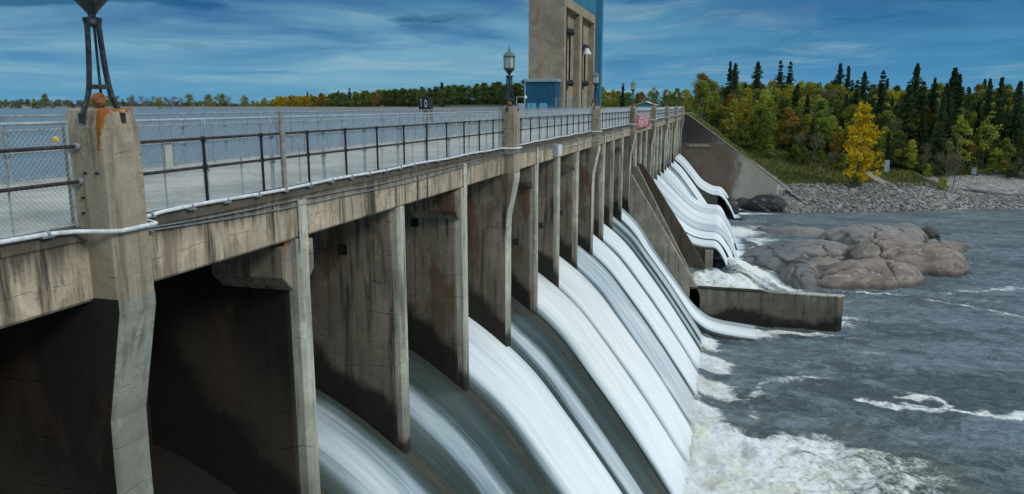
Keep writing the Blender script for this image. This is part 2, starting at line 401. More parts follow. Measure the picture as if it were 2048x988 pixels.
# ground: grass slope, gravel path, rock shelf by attributes
m, t = newmat('ground_cover')
pos = t.n('ShaderNodeNewGeometry').outputs['Position']
gr = t.n('ShaderNodeAttribute', attribute_name='gravel').outputs['Fac']
pa = t.n('ShaderNodeAttribute', attribute_name='path').outputs['Fac']
n = t.noise(pos, 1.2, 6, .7); n_ = t.noise(pos, .18, 4, .6)
g = t.mix(t.ramp(n, .35, .65), (.022, .045, .010), (.075, .10, .022))
g = t.mix(t.math('MULTIPLY', t.ramp(n_, .45, .6), .7), g, (.13, .11, .045))
rk = t.mix(t.ramp(t.noise(pos, 2.2, 8, .7), .4, .62), (.13, .125, .115), (.36, .36, .34))
pth = t.mix(n, (.22, .19, .14), (.40, .36, .29))
c = t.mix(gr, g, rk); c = t.mix(pa, c, pth)
finish(t, c, .95, n, .6, .1, .1); M['ground'] = m
m, t = newmat('riprap_stone')
pos = t.n('ShaderNodeNewGeometry').outputs['Position']
oi = t.n('ShaderNodeAttribute', attribute_name='tone').outputs['Fac']
oi2 = t.n('ShaderNodeObjectInfo').outputs['Random']
tn = t.math('FRACT', t.math('ADD', oi, oi2))
c = t.mix(tn, (.12, .115, .115), (.36, .35, .33)); c = t.mix(t.math('MULTIPLY', t.ramp(t.noise(pos, .6, 3), .5, .6), .5), c, (.22, .15, .13))
c = t.mix(t.math('MULTIPLY', t.noise(pos, 5, 5, .7), .5), c, (.08, .08, .08))
finish(t, c, .9, t.noise(pos, 6, 5), .5, .05, .2); M['riprap'] = m
def rockmat(name, base, alt, wetz=-20.0):
    m, t = newmat(name)
    pos = t.n('ShaderNodeNewGeometry').outputs['Position']; z = t.sep(pos)[2]
    n = t.noise(t.scale(pos, (.5, .5, 1)), .8, 7, .65, .8); n2 = t.noise(pos, 2.5, 7, .7, .4)
    c = t.mix(t.ramp(n, .38, .62), base, alt)
    c = t.mix(t.math('MULTIPLY', t.ramp(n2, .5, .7), .5), c, tuple(b*.45 for b in base))
    c = t.mix(t.math('MULTIPLY', t.ramp(t.noise(t.scale(pos, (1.2, .4, 2)), .9, 4, .6, .6), .60, .68), .5), c, (.42, .42, .43))
    vor = t.n('ShaderNodeTexVoronoi', {'Vector': t.n('ShaderNodeVectorMath', {0: t.scale(pos, (.28, .45, .6)), 1: t.noise(pos, .5, 4, .5, 0, 1)}, operation='ADD').outputs[0], 'Scale': .8}, feature='DISTANCE_TO_EDGE').outputs[0]
    cr = t.math('MULTIPLY', t.math('SUBTRACT', 1.0, t.ramp(vor, .0, .018)), t.ramp(t.noise(pos, .35, 4, .6), .50, .60))
    c = t.mix(t.math('MULTIPLY', cr, .7), c, (.02, .02, .02))
    wet = t.math('SUBTRACT', 1.0, t.ramp(t.math('ADD', z, t.math('MULTIPLY', n2, 1.0)), wetz, wetz+.8))
    c = t.mix(t.math('MULTIPLY', wet, .8), c, (.028, .028, .028))
    rough = t.math('SUBTRACT', .7, t.math('MULTIPLY', wet, .4))
    finish(t, c, rough, t.math('SUBTRACT', t.math('ADD', n2, n), t.math('MULTIPLY', cr, 1.0)), .6, .12, .35)
    return m
M['pinkrock'] = rockmat('pink_granite', (.20, .15, .125), (.31, .245, .20))
M['greyrock'] = rockmat('grey_granite', (.17, .17, .17), (.32, .30, .275))
M['wetrock'] = rockmat('wet_granite', (.06, .064, .068), (.15, .14, .13), -19.0)
M['darkrock'] = rockmat('dark_boulder', (.022, .022, .026), (.045, .043, .045), -19.6)
mo = rockmat('outcrop_granite', (.165, .122, .098), (.29, .235, .19), -19.9); t = NT(mo.node_tree)
p_ = [n for n in mo.node_tree.nodes if n.type == 'BSDF_PRINCIPLED'][0]; src = p_.inputs['Base Color'].links[0].from_socket
pos = t.n('ShaderNodeNewGeometry').outputs['Position']; x_, y_, z_ = t.sep(pos)
g_ = t.ramp(t.math('ADD', t.math('ADD', t.math('MULTIPLY', y_, .1), t.math('MULTIPLY', x_, -.08)), t.math('MULTIPLY', t.noise(pos, .3, 5, .6), 3.0)), 10.2, 11.6)
src = t.mix(t.math('MULTIPLY', g_, .8), src, t.mix(t.noise(pos, 1.2, 7, .7), (.10, .10, .10), (.31, .30, .285)))
g2 = t.math('SUBTRACT', 1.0, t.ramp(t.math('ADD', x_, t.math('MULTIPLY', t.noise(pos, .35, 5, .6), 7.0)), 12.5, 16.5))
src = t.mix(t.math('MULTIPLY', g2, .78), src, t.mix(t.noise(pos, 1.5, 6, .7), (.035, .04, .044), (.12, .125, .13)))
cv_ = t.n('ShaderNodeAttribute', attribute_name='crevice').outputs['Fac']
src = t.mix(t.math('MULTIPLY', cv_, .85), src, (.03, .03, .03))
bn_ = t.ramp(t.noise(t.scale(pos, (.35, 1.3, 1.5)), .9, 7, .7, 1.2), .50, .60)
src = t.mix(t.math('MULTIPLY', bn_, .55), src, (.09, .085, .085))
mo.node_tree.links.new(src, p_.inputs['Base Color'])
mo.node_tree.links.new(t.math('SUBTRACT', .72, t.math('MULTIPLY', g2, .45)), p_.inputs['Roughness'])
M['outcrop'] = mo
def leafmat(name, c1, c2, c3=None, hue=.02):
    m, t = newmat(name)
    at = t.n('ShaderNodeAttribute', attribute_name='clump').outputs['Fac']
    rnd = t.n('ShaderNodeObjectInfo').outputs['Random']
    c = t.mix(t.ramp(at, .15, .85, False), c1, c2)
    if c3: c = t.mix(t.ramp(t.math('FRACT', t.math('ADD', t.math('MULTIPLY', at, 7.3), rnd)), .62, .75), c, c3)
    hs = t.n('ShaderNodeHueSaturation', {'Hue': t.math('ADD', .5-hue, t.math('MULTIPLY', rnd, 2*hue)), 'Saturation': 1.0,
             'Value': t.math('ADD', .72, t.math('MULTIPLY', t.math('FRACT', t.math('MULTIPLY', rnd, 13.7)), .6)), 'Color': c}).outputs[0]
    df = t.n('ShaderNodeBsdfDiffuse', {'Color': hs}); tl = t.n('ShaderNodeBsdfTranslucent', {'Color': hs})
    ms = t.n('ShaderNodeMixShader', {0: .3, 1: df.outputs[0], 2: tl.outputs[0]})
    t.n('ShaderNodeOutputMaterial', {'Surface': ms.outputs[0]}); return m
M['l_green'] = leafmat('green_leaves', (.10, .15, .028), (.23, .29, .06))
M['l_lime'] = leafmat('yellow_green_leaves', (.19, .24, .035), (.34, .37, .06), (.38, .31, .05))
M['l_gold'] = leafmat('golden_leaves', (.42, .28, .015), (.66, .44, .015), (.26, .27, .03), .008)
M['l_orange'] = leafmat('orange_leaves', (.22, .12, .025), (.32, .18, .035), (.18, .16, .03))
M['l_dark'] = leafmat('dark_green_leaves', (.055, .085, .025), (.13, .17, .045))
M['l_brown'] = leafmat('thin_brown_leaves', (.13, .105, .075), (.22, .18, .11), (.16, .17, .06))
M['needle'] = leafmat('spruce_needles', (.032, .055, .028), (.085, .12, .05), None, .01)
M['l_far'] = leafmat('distant_leaves', (.10, .12, .09), (.17, .18, .12))
M['l_shrub'] = leafmat('bright_shrub_leaves', (.09, .14, .025), (.20, .25, .05), None, .005)
M['bark'] = simple('grey_bark', (.16, .145, .125), .9, 0, .3, 5)
M['barkd'] = simple('dark_bark', (.06, .05, .04), .9, 0, .3, 5)
M['twig'] = simple('bare_twigs', (.15, .13, .12), .9, 0, .3, 3)
M['weed'] = leafmat('grass_blades', (.06, .085, .02), (.14, .16, .045), (.22, .19, .09))

# ------------------------------------------------------------------ layout of the dam
XF = -8.71                               # downstream face of the bridge
def K(k): return 8.87+5.294*k
ZD = -1.72; ZB = -2.80; ZW = -20.5
PX = np.array([-16, -14.5, -13, -11, -9, -7.4, -6.0, -3.7, -2.0, -0.9, .3, 1.2])
PZ = np.array([-8.4, -8.05, -8.0, -8.75, -10.05, -11.5, -13.25, -16.35, -18.85, -20.5, -22.3, -23.7])
def smooth_curve(xs, zs, n=80):
    xs = np.array(xs, float); zs = np.array(zs, float)
    m = np.gradient(zs, xs); X = np.linspace(xs[0], xs[-1], n); out = []
    i = np.clip(np.searchsorted(xs, X, side='right')-1, 0, len(xs)-2); h = xs[i+1]-xs[i]; tt = (X-xs[i])/h
    Z = (2*tt**3-3*tt**2+1)*zs[i]+(tt**3-2*tt**2+tt)*h*m[i]+(-2*tt**3+3*tt**2)*zs[i+1]+(tt**3-tt**2)*h*m[i+1]
    return X, Z
prof_n = smooth_curve(PX, PZ)
prof_flip = smooth_curve([-16, -14.5, -13, -11, -9, -7.4, -6.5, -4.1, -2.2, -.9, .45, 1.9], [-8.4, -8.05, -8.0, -8.75, -10.05, -11.7, -13.1, -16.45, -18.85, -19.85, -20.25, -20.42])
prof_far = smooth_curve([-16, -14.5, -13, -11, -9, -7.9, -6.3, -4.6, -3.0, -1.8, -.65], [-8.4, -8.05, -8.0, -8.75, -10.0, -11.0, -12.6, -14.1, -15.0, -15.25, -15.3])
prof_far2 = smooth_curve([-16, -14.5, -13, -11, -9, -7.9, -6.0, -4.5, -3.0, -1.8, -.8], [-8.4, -8.05, -8.0, -8.6, -9.7, -10.6, -12.8, -14.6, -15.6, -16.1, -16.2])
def profile(k):
    if k == 11: return prof_flip
    if 14 <= k <= 20: return prof_far
    if 25 <= k: return prof_far2
    return prof_n

# ================================================================== SETTING
DK = np.array([(-4000, 1500), (-1500, 900), (-918, 714), (-810, 689), (-540, 619), (-296, 487), (-162, 395), (-103, 343), (-66, 300), (-52, 230), (-46, 165), (-34, 158)], float)
def Yd(x): return np.interp(x, DK[:, 0], DK[:, 1])
def shore(x, y): return (x-10.5)*-.37+(y-153)*.93, (x-10.5)*.93+(y-153)*.37
def gh(x, y):
    x = np.asarray(x, float); y = np.asarray(y, float)
    s, tt = shore(x, y)
    a = np.interp(s, [-6, -1.5, 0, 5, 12, 17, 34, 60, 120, 300], [-24, -22, -20.7, -18.5, -16.6, -16.0, -11.8, -4.5, -1.5, 0])
    b = np.interp(s, [-6, -1.5, 0, 4, 18, 25, 40, 75, 130, 300], [-24, -22, -20.7, -19.9, -18.6, -16.0, -12.5, -4.5, -1.5, 0])
    wgt = sm(41, 49, tt); z = a*(1-wgt)+b*wgt
    e = -1.95-.73*np.maximum(0, x+7.7)
    z = np.where((y > 157.6), np.maximum(z, e), z)
    z = z+np.where(s > 2, (fbm(x*.12, y*.12, 4, 5)-.5)*1.6*sm(14, 40, s), 0)
    z = np.where((y < 157.6) & (x < 11.5), -23.5, z)
    up = x < -14.6
    zu = np.where(y > Yd(x)+3, -2.2, -9.0)
    return np.where(up, zu, np.where((x < -7.7) & (y > 157.6), np.maximum(z, -1.95), z))
def axis(segs):
    out = []
    for a, b, st in segs: out += list(np.arange(a, b, st))
    return np.array(out+[segs[-1][1]])
gx = axis([(-4000, -1000, 300), (-1000, -100, 25), (-100, -20, 5), (-20, -14.62, 2.6), (-14.58, 60, 1.0), (60, 140, 2.5), (140, 400, 20), (400, 4000, 400)])
gy = axis([(-1500, -100, 200), (-100, 140, 12), (140, 157.3, 1.5), (157.3, 157.9, .6), (157.9, 220, 1.0), (220, 300, 4), (300, 900, 20), (900, 6000, 400)])
GX, GY = np.meshgrid(gx, gy); GZ = gh(GX, GY)
ss, tt_ = shore(GX, GY)
grav = np.maximum(1-sm(11, 14, ss), sm(40, 48, tt_)*(1-sm(24, 28, ss)))
grav = np.where(GX < -14, .3, grav)
pc = 34.8-(GY-172.5)*.27     # gravel track up the bank
pathm = np.exp(-((GX-pc)/1.3)**2)*sm(8, 10, ss)*(1-sm(21, 25, ss))
ground = grid_mesh('ground', GX, GY, GZ, M['ground'], {'gravel': grav, 'path': pathm}); tag(ground, kind='structure')

# bedrock outcrop: one surface of merged whaleback domes
DOMES = [(a_, b_, c_, d_, e_*1.14, f_) for a_, b_, c_, d_, e_, f_ in [(11.5, 130.5, 7.4, 3.2, 1.3, 0), (21.4, 119.5, 8.2, 6.8, 3.5, -6), (26.6, 121.5, 4.0, 3.8, 3.5, 0), (7.4, 104.5, 4.9, 9.0, 2.1, -18), (9.6, 94.5, 3.4, 6.6, 2.3, -28),
         (13.2, 101.5, 3.0, 4.6, 1.8, -20), (14.0, 112, 7.5, 6.6, 2.1, 0), (18.0, 95.6, 7.2, 5.0, 2.8, 8), (12.9, 92.8, 3.4, 2.6, 1.3, 0), (22.5, 107.5, 6.4, 7.2, 3.4, 0), (26.6, 104.6, 4.2, 4.6, 3.3, -15),
         (31.2, 120.0, 3.8, 3.6, 1.7, 0), (34.6, 122.8, 2.2, 1.3, 1.0, 10), (4.5, 116, 2.6, 6.0, .72, 0), (17.5, 103, 3.2, 3.0, 1.2, 0), (28.5, 112, 4, 5, 2.1, 0)]]
def outcrop(x, y):
    wx = (fbm(x*.16, y*.16, 4, 201)-.5)*3.0; wy = (fbm(x*.16, y*.16, 4, 202)-.5)*3.0
    acc = np.zeros_like(x)
    for cx, cy, ax, ay, h_, an in DOMES:
        c_, s_ = math.cos(R(an+15)), math.sin(R(an+15)); dx = x-cx+wx; dy = y-cy+wy
        u = (dx*c_+dy*s_)/ax; v = (-dx*s_+dy*c_)/ay
        u = np.where(u > 0, u*1.12, u)
        q = np.clip(1-(u*u+v*v), -1.2, 1); f = np.where(q > 0, h_*np.sqrt(np.maximum(q, 0))**1.15, h_*q*.9)
        acc = np.log(np.exp(np.clip(acc*3.0, -20, 20))+np.exp(np.clip(f*3.0, -20, 20)))/3.0 if cx != DOMES[0][0] else f
    # joints running obliquely and low ledges
    p = x*.80+y*.35+(fbm(x*.3, y*.3, 4, 210)-.5)*3.5; q_ = -x*.3+y*.9+(fbm(x*.25, y*.25, 4, 211)-.5)*4
    j1 = np.exp(-((np.mod(p, 4.6)-2.3)/.16)**2)*sm(.42, .56, fbm(x*.15, y*.15, 2, 212)); j2 = np.exp(-((np.mod(q_, 6.3)-3.1)/.16)**2)*sm(.45, .55, fbm(x*.13+9, y*.13, 2, 213))
    led = np.floor(p/4.6)*.0+(hsh(np.floor(p/4.6), np.floor(q_/6.3), 5)-.5)*.8
    return -21.15+acc-.38*np.maximum(j1, j2)+led*sm(0, 1, acc)*.45+(fbm(x*.45, y*.6, 5, 220)-.5)*.36
OX, OY = np.meshgrid(np.arange(-.6, 39, .13), np.arange(86, 136, .17)); OZ = np.maximum(outcrop(OX, OY), -21.6)
# river
rx = np.concatenate([axis([(-3.4, 16, .11), (16, 40, .22), (40, 90, .6)]), np.array([120, 200, 400, 900, 2000, 4000])])
ry = np.concatenate([np.array([-1500, -400, -100, -30]), axis([(0, 30, 1.0), (30, 60, .13), (60, 100, .2), (100, 175, .4)]), np.array([200, 300, 800])])
RX, RY = np.meshgrid(rx, ry)
def rap(x, y): return 3.1*(1-sm(1.0, 8.5, x))*sm(72.2, 72.9, y)*(1-sm(88, 101, y))
foam = np.zeros_like(RX)
def blob(cx, cy, ax, ay, amt, ang=0):
    global foam
    c, s_ = math.cos(R(ang)), math.sin(R(ang)); dx = RX-cx; dy = RY-cy
    u = (dx*c+dy*s_)/ax; v = (-dx*s_+dy*c)/ay
    foam = np.maximum(foam, amt*np.exp(-(u*u+v*v)**1.3))
# boil at the foot of the heavy bays
edge = 14.3+(fbm(RX*.3, RY*.3, 4, 3)-.5)*6-2.5*sm(45, 49, RY)
boil = (1-sm(-3.0, 1.5, RX-edge))*(1-sm(46.3, 49.6, RY+(fbm(RX*.35, RY*.4, 4, 8)-.5)*6))
foam = np.maximum(foam, (.95-.50*sm(1, 15, RX))*boil)
foam = np.maximum(foam, 1.0*(1-sm(.3, 5.5, RX+.9))*(1-sm(47.5, 49, RY)))
bayd = {1: .7, 2: .6, 3: 1, 4: .8, 5: 1, 6: 1, 7: .55, 8: .85, 9: .85, 10: .45}
for b, dn in bayd.items():
    vv = (RY-K(b))/5.294
    L = 3.6*dn*(.75+.9*fbm(RY*1.6, RX*.12, 3, 20+b))
    win = sm(.02, .30, vv)*(1-sm(.75, 1.05, vv))
    foam = np.maximum(foam, .95*win*(1-sm(.35*L, L, RX+.9)))
for a in ((7.0, 112.5, 4.5, .9, .35, 5), (11.0, 62, 3.5, .5, .35, 10), (14.9, 56.3, 1.3, .45, .62, 6), (13.6, 55.0, 1.6, .4, .8, -10),
          
          (3.5, 150, 4.0, 2.0, .9, 5), (7.6, 151, 4.5, 1.0, .7, 0), (2.6, 90.5, 5.0, 6.5, 1.1, 0), (6.5, 88, 4.0, 2.0, .8, -15), (3.2, 69.4, 2.6, 1.6, 1.1, -4), (6.5, 70.6, 4.0, .55, .95, 2), (2.5, 128, 4.2, 6.5, 1.05, 0), (3.2, 116, 4.0, 7.0, 1.05, 0), (2.6, 104, 5.2, 7.0, 1.15, 0), (6.0, 121, 4.0, 2.0, .7, 0), (6.5, 134, 4.5, 2.0, .6, 0), (5.0, 99.0, 3.5, 1.6, .8, 0),
          (2.0, 76.5, 6.5, 5.0, 1.35, 0), (7.5, 75.5, 5.5, 2.4, 1.0, -3), (4.0, 84, 4.5, 3.2, .7, -10), (11.0, 77.5, 4.5, .8, .65, -5), (10.5, 82, 3.0, .6, .5, 0),
          (16.8, 88.8, 5.5, .4, .7, 3), (3.5, 70.4, 3.2, .5, 1.0, -3), (7.2, 70.9, 4.5, .30, .9, 1.5), (12.5, 70.2, 3.0, .18, .55, 0), (13, 66.5, 1.8, .3, .5, 0)):
    blob(*a)
def stroke(pts, wd, amt, seed=0):
    global foam
    for (x0, y0), (x1, y1) in zip(pts[:-1], pts[1:]):
        d2 = (x1-x0)**2+(y1-y0)**2
        tq = np.clip(((RX-x0)*(x1-x0)+(RY-y0)*(y1-y0))/d2, 0, 1)
        wx = (fbm(RX*.5, RY*.5, 4, 50+seed)-.5)*2.0
        dd = np.hypot(RX-(x0+(x1-x0)*tq), RY-(y0+(y1-y0)*tq)+wx)
        ww = wd*(.35+1.9*fbm(RX*.5, RY*.9, 4, 70+seed)**1.6)
        foam = np.maximum(foam, amt*np.exp(-(dd/ww)**2))
stroke([(2.5, 53.0), (3.6, 56.5), (6.5, 58.6), (8.5, 58.8)], .55, .62, 1)
stroke([(3.0, 50.5), (2.2, 52.5)], .6, .45, 2)
stroke([(10.2, 54.9), (12.4, 54.2), (14.6, 54.5), (15.9, 55.3), (15.2, 56.8), (13.8, 56.9), (12.8, 56.2)], .5, .82, 3)
stroke([(16.0, 54.9), (18.5, 54.6), (20.5, 55.2), (24, 53.8), (28, 53.4)], .32, .95, 4)
stroke([(24.5, 91.0), (28, 93.2), (34, 96.0), (42, 100)], .8, .62, 5)
stroke([(21.3, 87.5), (25.0, 85.5), (29.3, 82.0), (36, 80)], .8, .62, 6)
stroke([(25, 86), (27, 88), (29, 88.5)], .6, .45, 7)
H = ZW+rap(RX, RY)
amp = .17*(1-sm(100, 170, RY))+.06
H = H+amp*(fbm(RX*.9, RY*1.6, 4, 1)-.5)*1.6
H = H+np.clip(foam, 0, 1)*(fbm(RX*.55, RY*.7, 5, 9, .6)-.45)*(1.15*boil+.35)
wetbay = np.interp(RY, [K(5)-.1, K(5), K(8), K(8)+.1, K(11), K(11)+.1], [1, 1, 1, .8, .6, 0])*(RY < K(11))*(RY > K(1))
H = H+wetbay*np.exp(-np.maximum(0, RX+.9)/.9)*(RX < 3)*(.25+.75*fbm(RX*1.1, RY*1.3, 4, 91))*.9
foam = np.maximum(foam, wetbay*.9*np.exp(-np.maximum(0, RX+.9)/1.3)*(.5+.7*fbm(RX*.8, RY*1.5, 3, 92)))
H = H+rap(RX, RY)*.22*(fbm(RX*.8+RY*.3, RY*.9, 5, 33)-.5)*2
orc = outcrop(RX, RY); inb = (RX > 0) & (RX < 39) & (RY > 86) & (RY < 136)
foam = np.maximum(foam, np.where(inb, (.30+.35*(1-sm(4, 16, RX)))*np.exp(-((orc+20.45)/.22)**2), 0))
foam = np.maximum(foam, np.where(inb & (RX < 16), .50*(1-sm(6, 16, RX))*sm(-21.3, -20.6, orc), 0))
froth = np.clip(boil*1.2, 0, 1)
river = grid_mesh('river', RX, RY, H, M['river'], {'foam': foam, 'froth': froth}); tag(river, kind='structure')
# reservoir
lx = np.array([-5000, -2000, -600, -200, -60, -16.2]); ly = np.array([-1500, -200, 0, 60, 158, 400, 900, 3000])
LX, LY = np.meshgrid(lx, ly)
lake = grid_mesh('reservoir', LX, LY, np.full_like(LX, -3.0), M['lake']); tag(lake, kind='structure')
# long dike round the reservoir
db = MB(); pts = []
for i in range(1, len(DK)-1):
    for q in np.linspace(0, 1, 12, endpoint=False): pts.append(DK[i]*(1-q)+DK[i+1]*q)
pts = [np.array(p) for p in pts]+[DK[-1]]
for i, p in enumerate(pts):
    d_ = pts[min(i+1, len(pts)-1)]-pts[max(i-1, 0)]; d_ = d_/np.linalg.norm(d_); nn = np.array([-d_[1], d_[0]])
    if nn[1] < 0: nn = -nn
    for off, z in ((-5, -7), (-.5, -3.1), (2.6, -1.3), (3.2, -1.0), (8, -.9), (16, -2.6)):
        q = p+nn*off; db.v.append((q[0], q[1], z+(random.Random(i*7+int(off*10)).random()-.5)*.25))
for i in range(len(pts)-1):
    for k in range(5): a = i*6+k; db.f.append((a, a+1, a+7, a+6))
m, t = newmat('dike_stone'); pos = t.n('ShaderNodeNewGeometry').outputs['Position']
nn_ = t.noise(pos, 1.5, 6, .8)
finish(t, t.mix(t.ramp(nn_, .4, .6), (.10, .10, .095), (.30, .29, .26)), .9, nn_, .5, .2); M['dike'] = m
dike = db.build('embankment', M['dike']); tag(dike, kind='structure')
# concrete apron round the tower
pad = MB().box(-36, -15.65, 97, 158.5, -6, -2.02).build('pavement', M['deck']); tag(pad, kind='structure')

# ================================================================== THE DAM
dam = thing('dam', 'long weathered concrete spillway dam with a row of tall piers under a bridge deck', 'dam', (XF, K(0), ZW))
N0, N1 = -4, 28
# spillway body under the water
for k in range(N0, N1):
    X, Z = profile(k)
    y0, y1 = K(k), K(k+1)
    mb = MB(); n = len(X)
    for y in (y0, y1):
        mb.v += [(X[i], y, Z[i]) for i in range(n)]
    for i in range(n-1): mb.f.append((i, i+1, n+i+1, n+i))
    zb = -24.0
    b = len(mb.v)
    for y in (y0, y1): mb.v += [(X[i], y, zb) for i in range(n)]
    for i in range(n-1):
        mb.f.append((b+i, i, i+1, b+i+1) if False else (i, b+i, b+i+1, i+1)); mb.f.append((n+i+1, b+n+i+1, b+n+i, n+i))
    mb.f.append((n-1, b+n-1, b+2*n-1, 2*n-1))
    o = mb.build('spillway', M['spill'] if k > 0 else M['gate'], dam, fixn=True)  # nearest bays: shade painted onto the concrete with the near-black gate colour
# deck slab, edge beams
y0, y1 = K(N0), 157.1
deck = MB().box(-15.6, XF-.02, y0, y1, -2.1, ZD).build('deck', M['deck'], dam)
for k in range(N0, N1, 2):
    a, b = K(k)+.012, K(k+2)-.012
    MB().prism([(XF+.03, ZD+.01), (XF+.03, ZD-.16), (XF, ZD-.19), (XF, ZB+.05), (XF-.05, ZB), (XF-.45, ZB), (XF-.45, ZD+.01)], 1, a, b).build('edge_beam', M['fascia'], dam, bevel=.012)
MB().box(-15.6, -15.1, y0, y1, ZB, -2.1).build('rear_beam', M['pier'], dam)
for xx in (-10.6, -12.4, -14):
    MB().box(xx-.2, xx+.2, y0, y1, ZB+.1, -2.1).build('girder', M['pier'], dam)
# gates
for k in range(N0, N1):
    zg = -8.0+.9 if 1 <= k else -8.3
    MB().box(-13.15, -12.9, K(k)+.2, K(k+1)-.2, zg, ZB).build('sluice_gate', M['gate'], dam)
# piers
def zprof(k, x):
    X, Z = profile(k); return float(np.interp(x, X, Z))
for k in range(N0, N1+1):
    major = k % 4 == 0
    hw = .36 if major else .27
    yc = K(k)
    zb = min(zprof(min(k, 27), -9), zprof(max(k-1, 0), -9))-1.5
    c = .07
    if major:
        # the pillar stands proud of the deck edge, leans back below it
        body = MB()
        secs = [(ZB+.06, -8.20), (-2.95, -8.20), (-4.65, -8.56), (-5.4, -8.58), (zb, -8.60)]
        ring = []
        for z, xn in secs:
            poly = [(-15.9, yc-hw), (xn-c, yc-hw), (xn, yc-hw+c), (xn, yc+hw-c), (xn-c, yc+hw), (-15.9, yc+hw)]
            ring.append([(p[0], p[1], z) for p in poly])
        vs = [v for r_ in ring for v in r_]; fs = [tuple(range(6))]
        for i in range(len(secs)-1):
            for j in range(6): fs.append((i*6+j, i*6+(j+1) % 6, (i+1)*6+(j+1) % 6, (i+1)*6+j))
        fs.append(tuple((len(secs)-1)*6+j for j in range(6))[::-1])
        body.add(vs, fs)
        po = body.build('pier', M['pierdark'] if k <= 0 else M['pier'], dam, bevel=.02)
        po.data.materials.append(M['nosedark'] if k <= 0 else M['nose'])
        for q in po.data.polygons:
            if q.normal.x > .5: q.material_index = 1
        # pillar on top
        px0, px1 = -8.97, -8.20
        if k >= -4:
            up = MB()
            zt = -.04; s1 = [(ZB+.05, 0), (-.30, .012), (zt-.03, .075), (zt, .10)]
            vs = []; 
            for z, ins in s1:
                ix = ins; iy = ins*.9
                bx0, bx1, by0, by1 = px0+ix, px1-ix*.6, yc-hw+iy, yc+hw-iy
                vs += [(bx0, by0, z), (bx1-.08, by0, z), (bx1, by0+.08, z), (bx1, by1-.08, z), (bx1-.08, by1, z), (bx0, by1, z)]
            fs = [tuple(range(6))]
            for i in range(3):
                for j in range(6): fs.append((i*6+j, i*6+(j+1) % 6, (i+1)*6+(j+1) % 6, (i+1)*6+j))
            fs.append(tuple(18+j for j in range(6))[::-1])
            up.add(vs, fs); pl = up.build('pillar', M['lichen'] if k == 0 else M['pillar'], dam, bevel=.012)
            for (zz, xx) in ((-.93, -8.62), (-.93, -8.42), (-1.28, -8.70), (-1.5, -8.72)):
                MB().box(xx-.02, xx+.03, yc-hw-.015, yc-hw+.02, zz-.012, zz+.012).build('tie_bolt', M['black'], pl)
    else:
        xn = XF+.05 if k % 2 else XF+.0
        ztop = ZD-.24 if k % 2 else ZB-.01
        body = MB()
        poly = [(-15.9, yc-hw), (XF-.25-c, yc-hw), (XF-.25, yc-hw+.02), (XF-.25, yc+hw-.02), (XF-.25-c, yc+hw), (-15.9, yc+hw)]
        body.prism([(p[0], p[1]) for p in poly], 2, zb, ZB-.005)
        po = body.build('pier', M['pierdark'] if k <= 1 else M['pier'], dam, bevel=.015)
        ns = MB()
        w2 = hw-.06
        poly = [(XF-.28, yc-w2), (xn-.09, yc-w2), (xn, yc-w2+.07), (xn, yc+w2-.07), (xn-.09, yc+w2), (XF-.28, yc+w2)]
        ns.prism(poly, 2, zb, ZB-.006)
        if k % 2: ns.box(xn-.03, xn+.004, yc-.17, yc+.17, ZB-.3, ztop)
        ns.build('pier_nose', M['nose'], po, bevel=.012)
        if k % 2:
            for sgn in (-1, 1):
                cb = MB()
                prof = [(yc+sgn*(hw-.01), ZB-.12), (yc+sgn*(hw+.36), ZB-.12), (yc+sgn*(hw+.36), ZB-.80), (yc+sgn*(hw-.01), ZB-1.15)]
                cb.prism(prof, 0, -10.6, XF-.11)
                cb.build('corbel', M['pier'], po, bevel=.03)
            for sgn in (-1, 1): MB().box(-9.3, XF-.14, yc+sgn*(hw+.12)-.1, yc+sgn*(hw+.12)+.1, ZB-.12, ZB-.01).build('bearing', M['rust'], po)
        # little recess boxes on the pier face (old beam pockets)
        if k >= 2:
            for (xa, za) in ((-9.7, -6.6), (-10.5, -4.1))[0 if k > 4 else 1:]:
                MB().box(xa-.14, xa+.14, yc-hw-.012, yc-hw+.02, za-.15, za+.15).build('wall_pocket', M['pierdark'], po)
# sloping buttress walls at the divide
for k, tip, top in ((12, (-1.9, -17.1), -6.4), (13, (-1.5, -19.3), -6.1), (14, (-1.75, -16.6), -6.2)):
    xs = XF-.3
    z14 = [(xs, top+.05), (XF+.25, top-.1), (tip[0], tip[1]), (tip[0]+.35, tip[1]-.8), (tip[0]+.4, -22.5), (xs, -22.5)]
    o = MB().prism(z14, 1, K(k)-.30, K(k)+.30).build('buttress_wall', M['brownwall'] if k == 14 else M['wall'], dam, bevel=.03)
MB().box(-1.5, -.66, K(14)-.2, K(14)+.32, -22, -15.45).build('spillway_end_wall', M['wall'], dam, bevel=.03)
MB().box(-2.2, -.7, K(21)+.0, K(21)+.3, -22, -15.5).build('spillway_end_wall', M['wall'], dam, bevel=.03)
# floors between the buttresses (shallow ledge)
tw = thing('training_wall', 'long low concrete training wall jutting into the river below the dam', 'wall', (4, K(12), ZW))
MB().prism([(-2.6, K(12)-.30), (10.75, K(12)-.30), (11.2, K(12)+.10), (11.2, K(12)+.45), (-2.6, K(12)+.45)], 2, -23, -17.25).build('wall_body', M['train'], tw, bevel=.03)
MB().prism([(-2.6, K(12)-.34), (10.72, K(12)-.34), (11.25, K(12)+.08), (11.25, K(12)+.49), (-2.6, K(12)+.49)], 2, -17.25, -17.12).build('coping', M['nose'], tw, bevel=.02)

